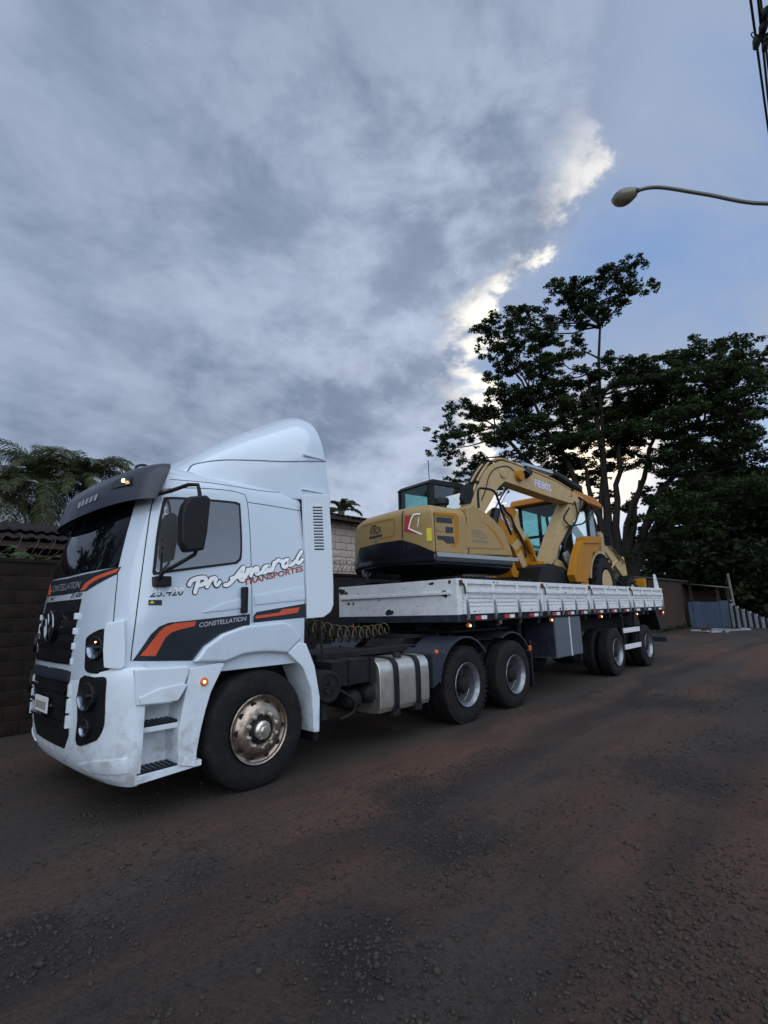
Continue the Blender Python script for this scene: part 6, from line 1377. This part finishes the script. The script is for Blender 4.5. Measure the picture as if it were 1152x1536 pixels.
PO = tag(MB().tube([(pp[0], pp[1], -.1), (pp[0]-.15, pp[1]+.1, 3.4)], .075, 8).build('leaning_post', 'concrete'), 'thin leaning concrete post rising behind the striped fence', 'post')
gk = [(29.485, 2.601, -0.006), (29.695, 1.529, 0.201), (29.812, 0.828, 0.027)]
rnd = random.Random(5)
for k in range(12):
    c_ = Vector(gk[0]).lerp(Vector(gk[2]), rnd.random())+Vector((rnd.uniform(-1, 2.0), rnd.uniform(-.5, .5), 0)); s_ = rnd.uniform(.15, .4); an = rnd.uniform(0, 3.1)
    m_ = MB(); m_.prism([(s_*1.8*math.cos(t)*rnd.uniform(.7, 1), s_*.7*math.sin(t)*rnd.uniform(.7, 1)) for t in np.linspace(0, 6.28, 8)[:-1]], -.03, .03+.05*rnd.random(), 'Z', .8)
    o = m_.build('rubble_slab', 'rubble'); o.location = (c_.x, c_.y, .04); o.rotation_euler = (rnd.uniform(-.12, .12), rnd.uniform(-.12, .12), an); tag(o, 'pale broken slab of rubble lying before the blue gate', 'rubble', 'rubble slabs before the gate')
# weeds along the wall foot
bush('wall_weeds', 'low dry weeds along the foot of the stained wall', [(28.5+.5*k, 4.3+.1*(k % 2), .10, .4, .22, .14+.05*(k % 3)) for k in range(18)], 'leaf_far', .09, 260, 71)
# ------------------------------------------------------------------ street lamp, pole and cables
LP = thing('street_lamp', 'cobra-head street lamp on a long curved arm from a concrete pole', 'street lamp', (6.25, -5.1, 0))
MB().tube([(6.25, -5.1, -.1), (6.25, -5.1, 7.5)], [.18, .13], 14).build('pole', 'concrete', LP)
la = [(-1.817, -4.051, 2.360)][0]; ld = (Vector(la)-CAM_POS).normalized()
def at_z(px_dir, z): return CAM_POS+px_dir*((z-CAM_POS.z)/px_dir.z)
LH = at_z(ld, 8.25)
ad = [(Vector(q)-CAM_POS).normalized() for q in [(-1.812, -4.071, 2.362), (-1.808, -4.093, 2.357), (-1.803, -4.120, 2.341), (-1.795, -4.178, 2.293), (-1.791, -4.259, 2.223)]]
zz = [8.25, 8.24, 8.18, 7.92, 7.50]
ap = [tuple(at_z(d, z)) for d, z in zip(ad, zz)]
MB().tube(catmull(ap+[(6.25, -5.1, 7.15)], 5), .030, 10).build('arm', 'lampgrey', LP)
hdv = (LH-Vector(ap[0])); hdv.z = 0; hdv.normalize(); hx = hdv; hy = Vector((-hx.y, hx.x, 0))
def headpt(t, u, up_):
    r_ = math.sin(math.pi*min(max(t, .02), .98))**.55; w = .15*r_*(.75+.5*t); hgt = (.11 if up_ else -.14)*r_*(.8+.35*t)
    return tuple(LH-hx*.22+hx*.44*t+hy*w*math.cos(math.pi*u)+Vector((0, 0, hgt*math.sin(math.pi*u))))
MB().grid(lambda u, v: headpt(u, v, True), 14, 11).build('lamp_head', 'lampgrey', LP); MB().grid(lambda u, v: headpt(.12+.86*u, v, False), 14, 11).build('lamp_bowl', 'lampglass', LP)
MB().tube([tuple(LH-hx*.2), ap[0]], .04, 10).build('socket', 'lampgrey', LP)
for k, (pxs, zc) in enumerate((([(-1.790, -4.291, 2.635), (-1.790, -4.279, 2.373)], 8.6), ([(-1.791, -4.301, 2.624), (-1.790, -4.283, 2.370)], 8.6), ([(-1.791, -4.304, 2.620), (-1.790, -4.288, 2.366)], 9.0))):
    a = at_z((Vector(pxs[0])-CAM_POS).normalized(), zc); b = at_z((Vector(pxs[1])-CAM_POS).normalized(), zc-.05); d = (b-a).normalized(); A = a-d*26; B_ = a+d*((13.95-a.x)/d.x)
    n_ = 30; path = [A.lerp(B_, i/n_) for i in range(n_+1)]
    path = [tuple(p_) for p_ in path]
    tag(MB().tube(path, .014, 6).build('overhead_cable', 'cable'), ['outermost black overhead cable with a hanging clamp loop', 'middle black overhead cable of the three over the road', 'uppermost black overhead cable of the three over the road'][k], 'cable')
jq = [(-1.790, -4.289, 2.542), (-1.791, -4.301, 2.560), (-1.791, -4.300, 2.525), (-1.791, -4.308, 2.585)]
HWD = thing('cable_clamp_cluster', 'cluster of black clamps and insulators hanging on the overhead cables', 'cable clamp', tuple(at_z((Vector(jq[0])-CAM_POS).normalized(), 8.6)))
for k, q in enumerate(jq):
    c_ = at_z((Vector(q)-CAM_POS).normalized(), 8.55); MB().tube([tuple(c_-Vector((.10, .02, .05))), tuple(c_+Vector((.0, .0, .03))), tuple(c_+Vector((.14, .03, .06)))], [.03, .055, .035], 8).build('clamp', 'cable', HWD)
    MB().tube([tuple(c_+Vector((0, -.25, .02))), tuple(c_+Vector((0, .04, .0)))], .022, 6).build('insulator', 'cable', HWD)
    if k in (0, 2): MB().tube([tuple(c_+Vector((-.16-.05*math.cos(t), .03*math.sin(t)+.02, -.06+.05*math.sin(t)))) for t in np.linspace(0, 6.28, 13)[:-1]], .007, 5, closed=True).build('loop', 'cable', HWD)
P3 = tag(MB().tube([(14, -5.1, -.1), (14, -5.1, 9.4)], [.20, .12], 12).build('utility_pole', 'concrete'), 'concrete utility pole beyond the street lamp carrying the cable cross arm', 'pole')
MB().box(13.9, 14.07, -5.3, -4.0, 8.45, 8.6).build('cross_arm', 'wood', P3)
P2 = tag(MB().tube([(-24, -4.9, -.1), (-24, -4.9, 9.4)], [.20, .12], 12).build('utility_pole', 'concrete'), 'plain concrete utility pole up the road holding the cables', 'pole')
MB().box(-24.1, -23.93, -5.2, -4.1, 8.45, 8.55).build('cross_arm', 'wood', P2)
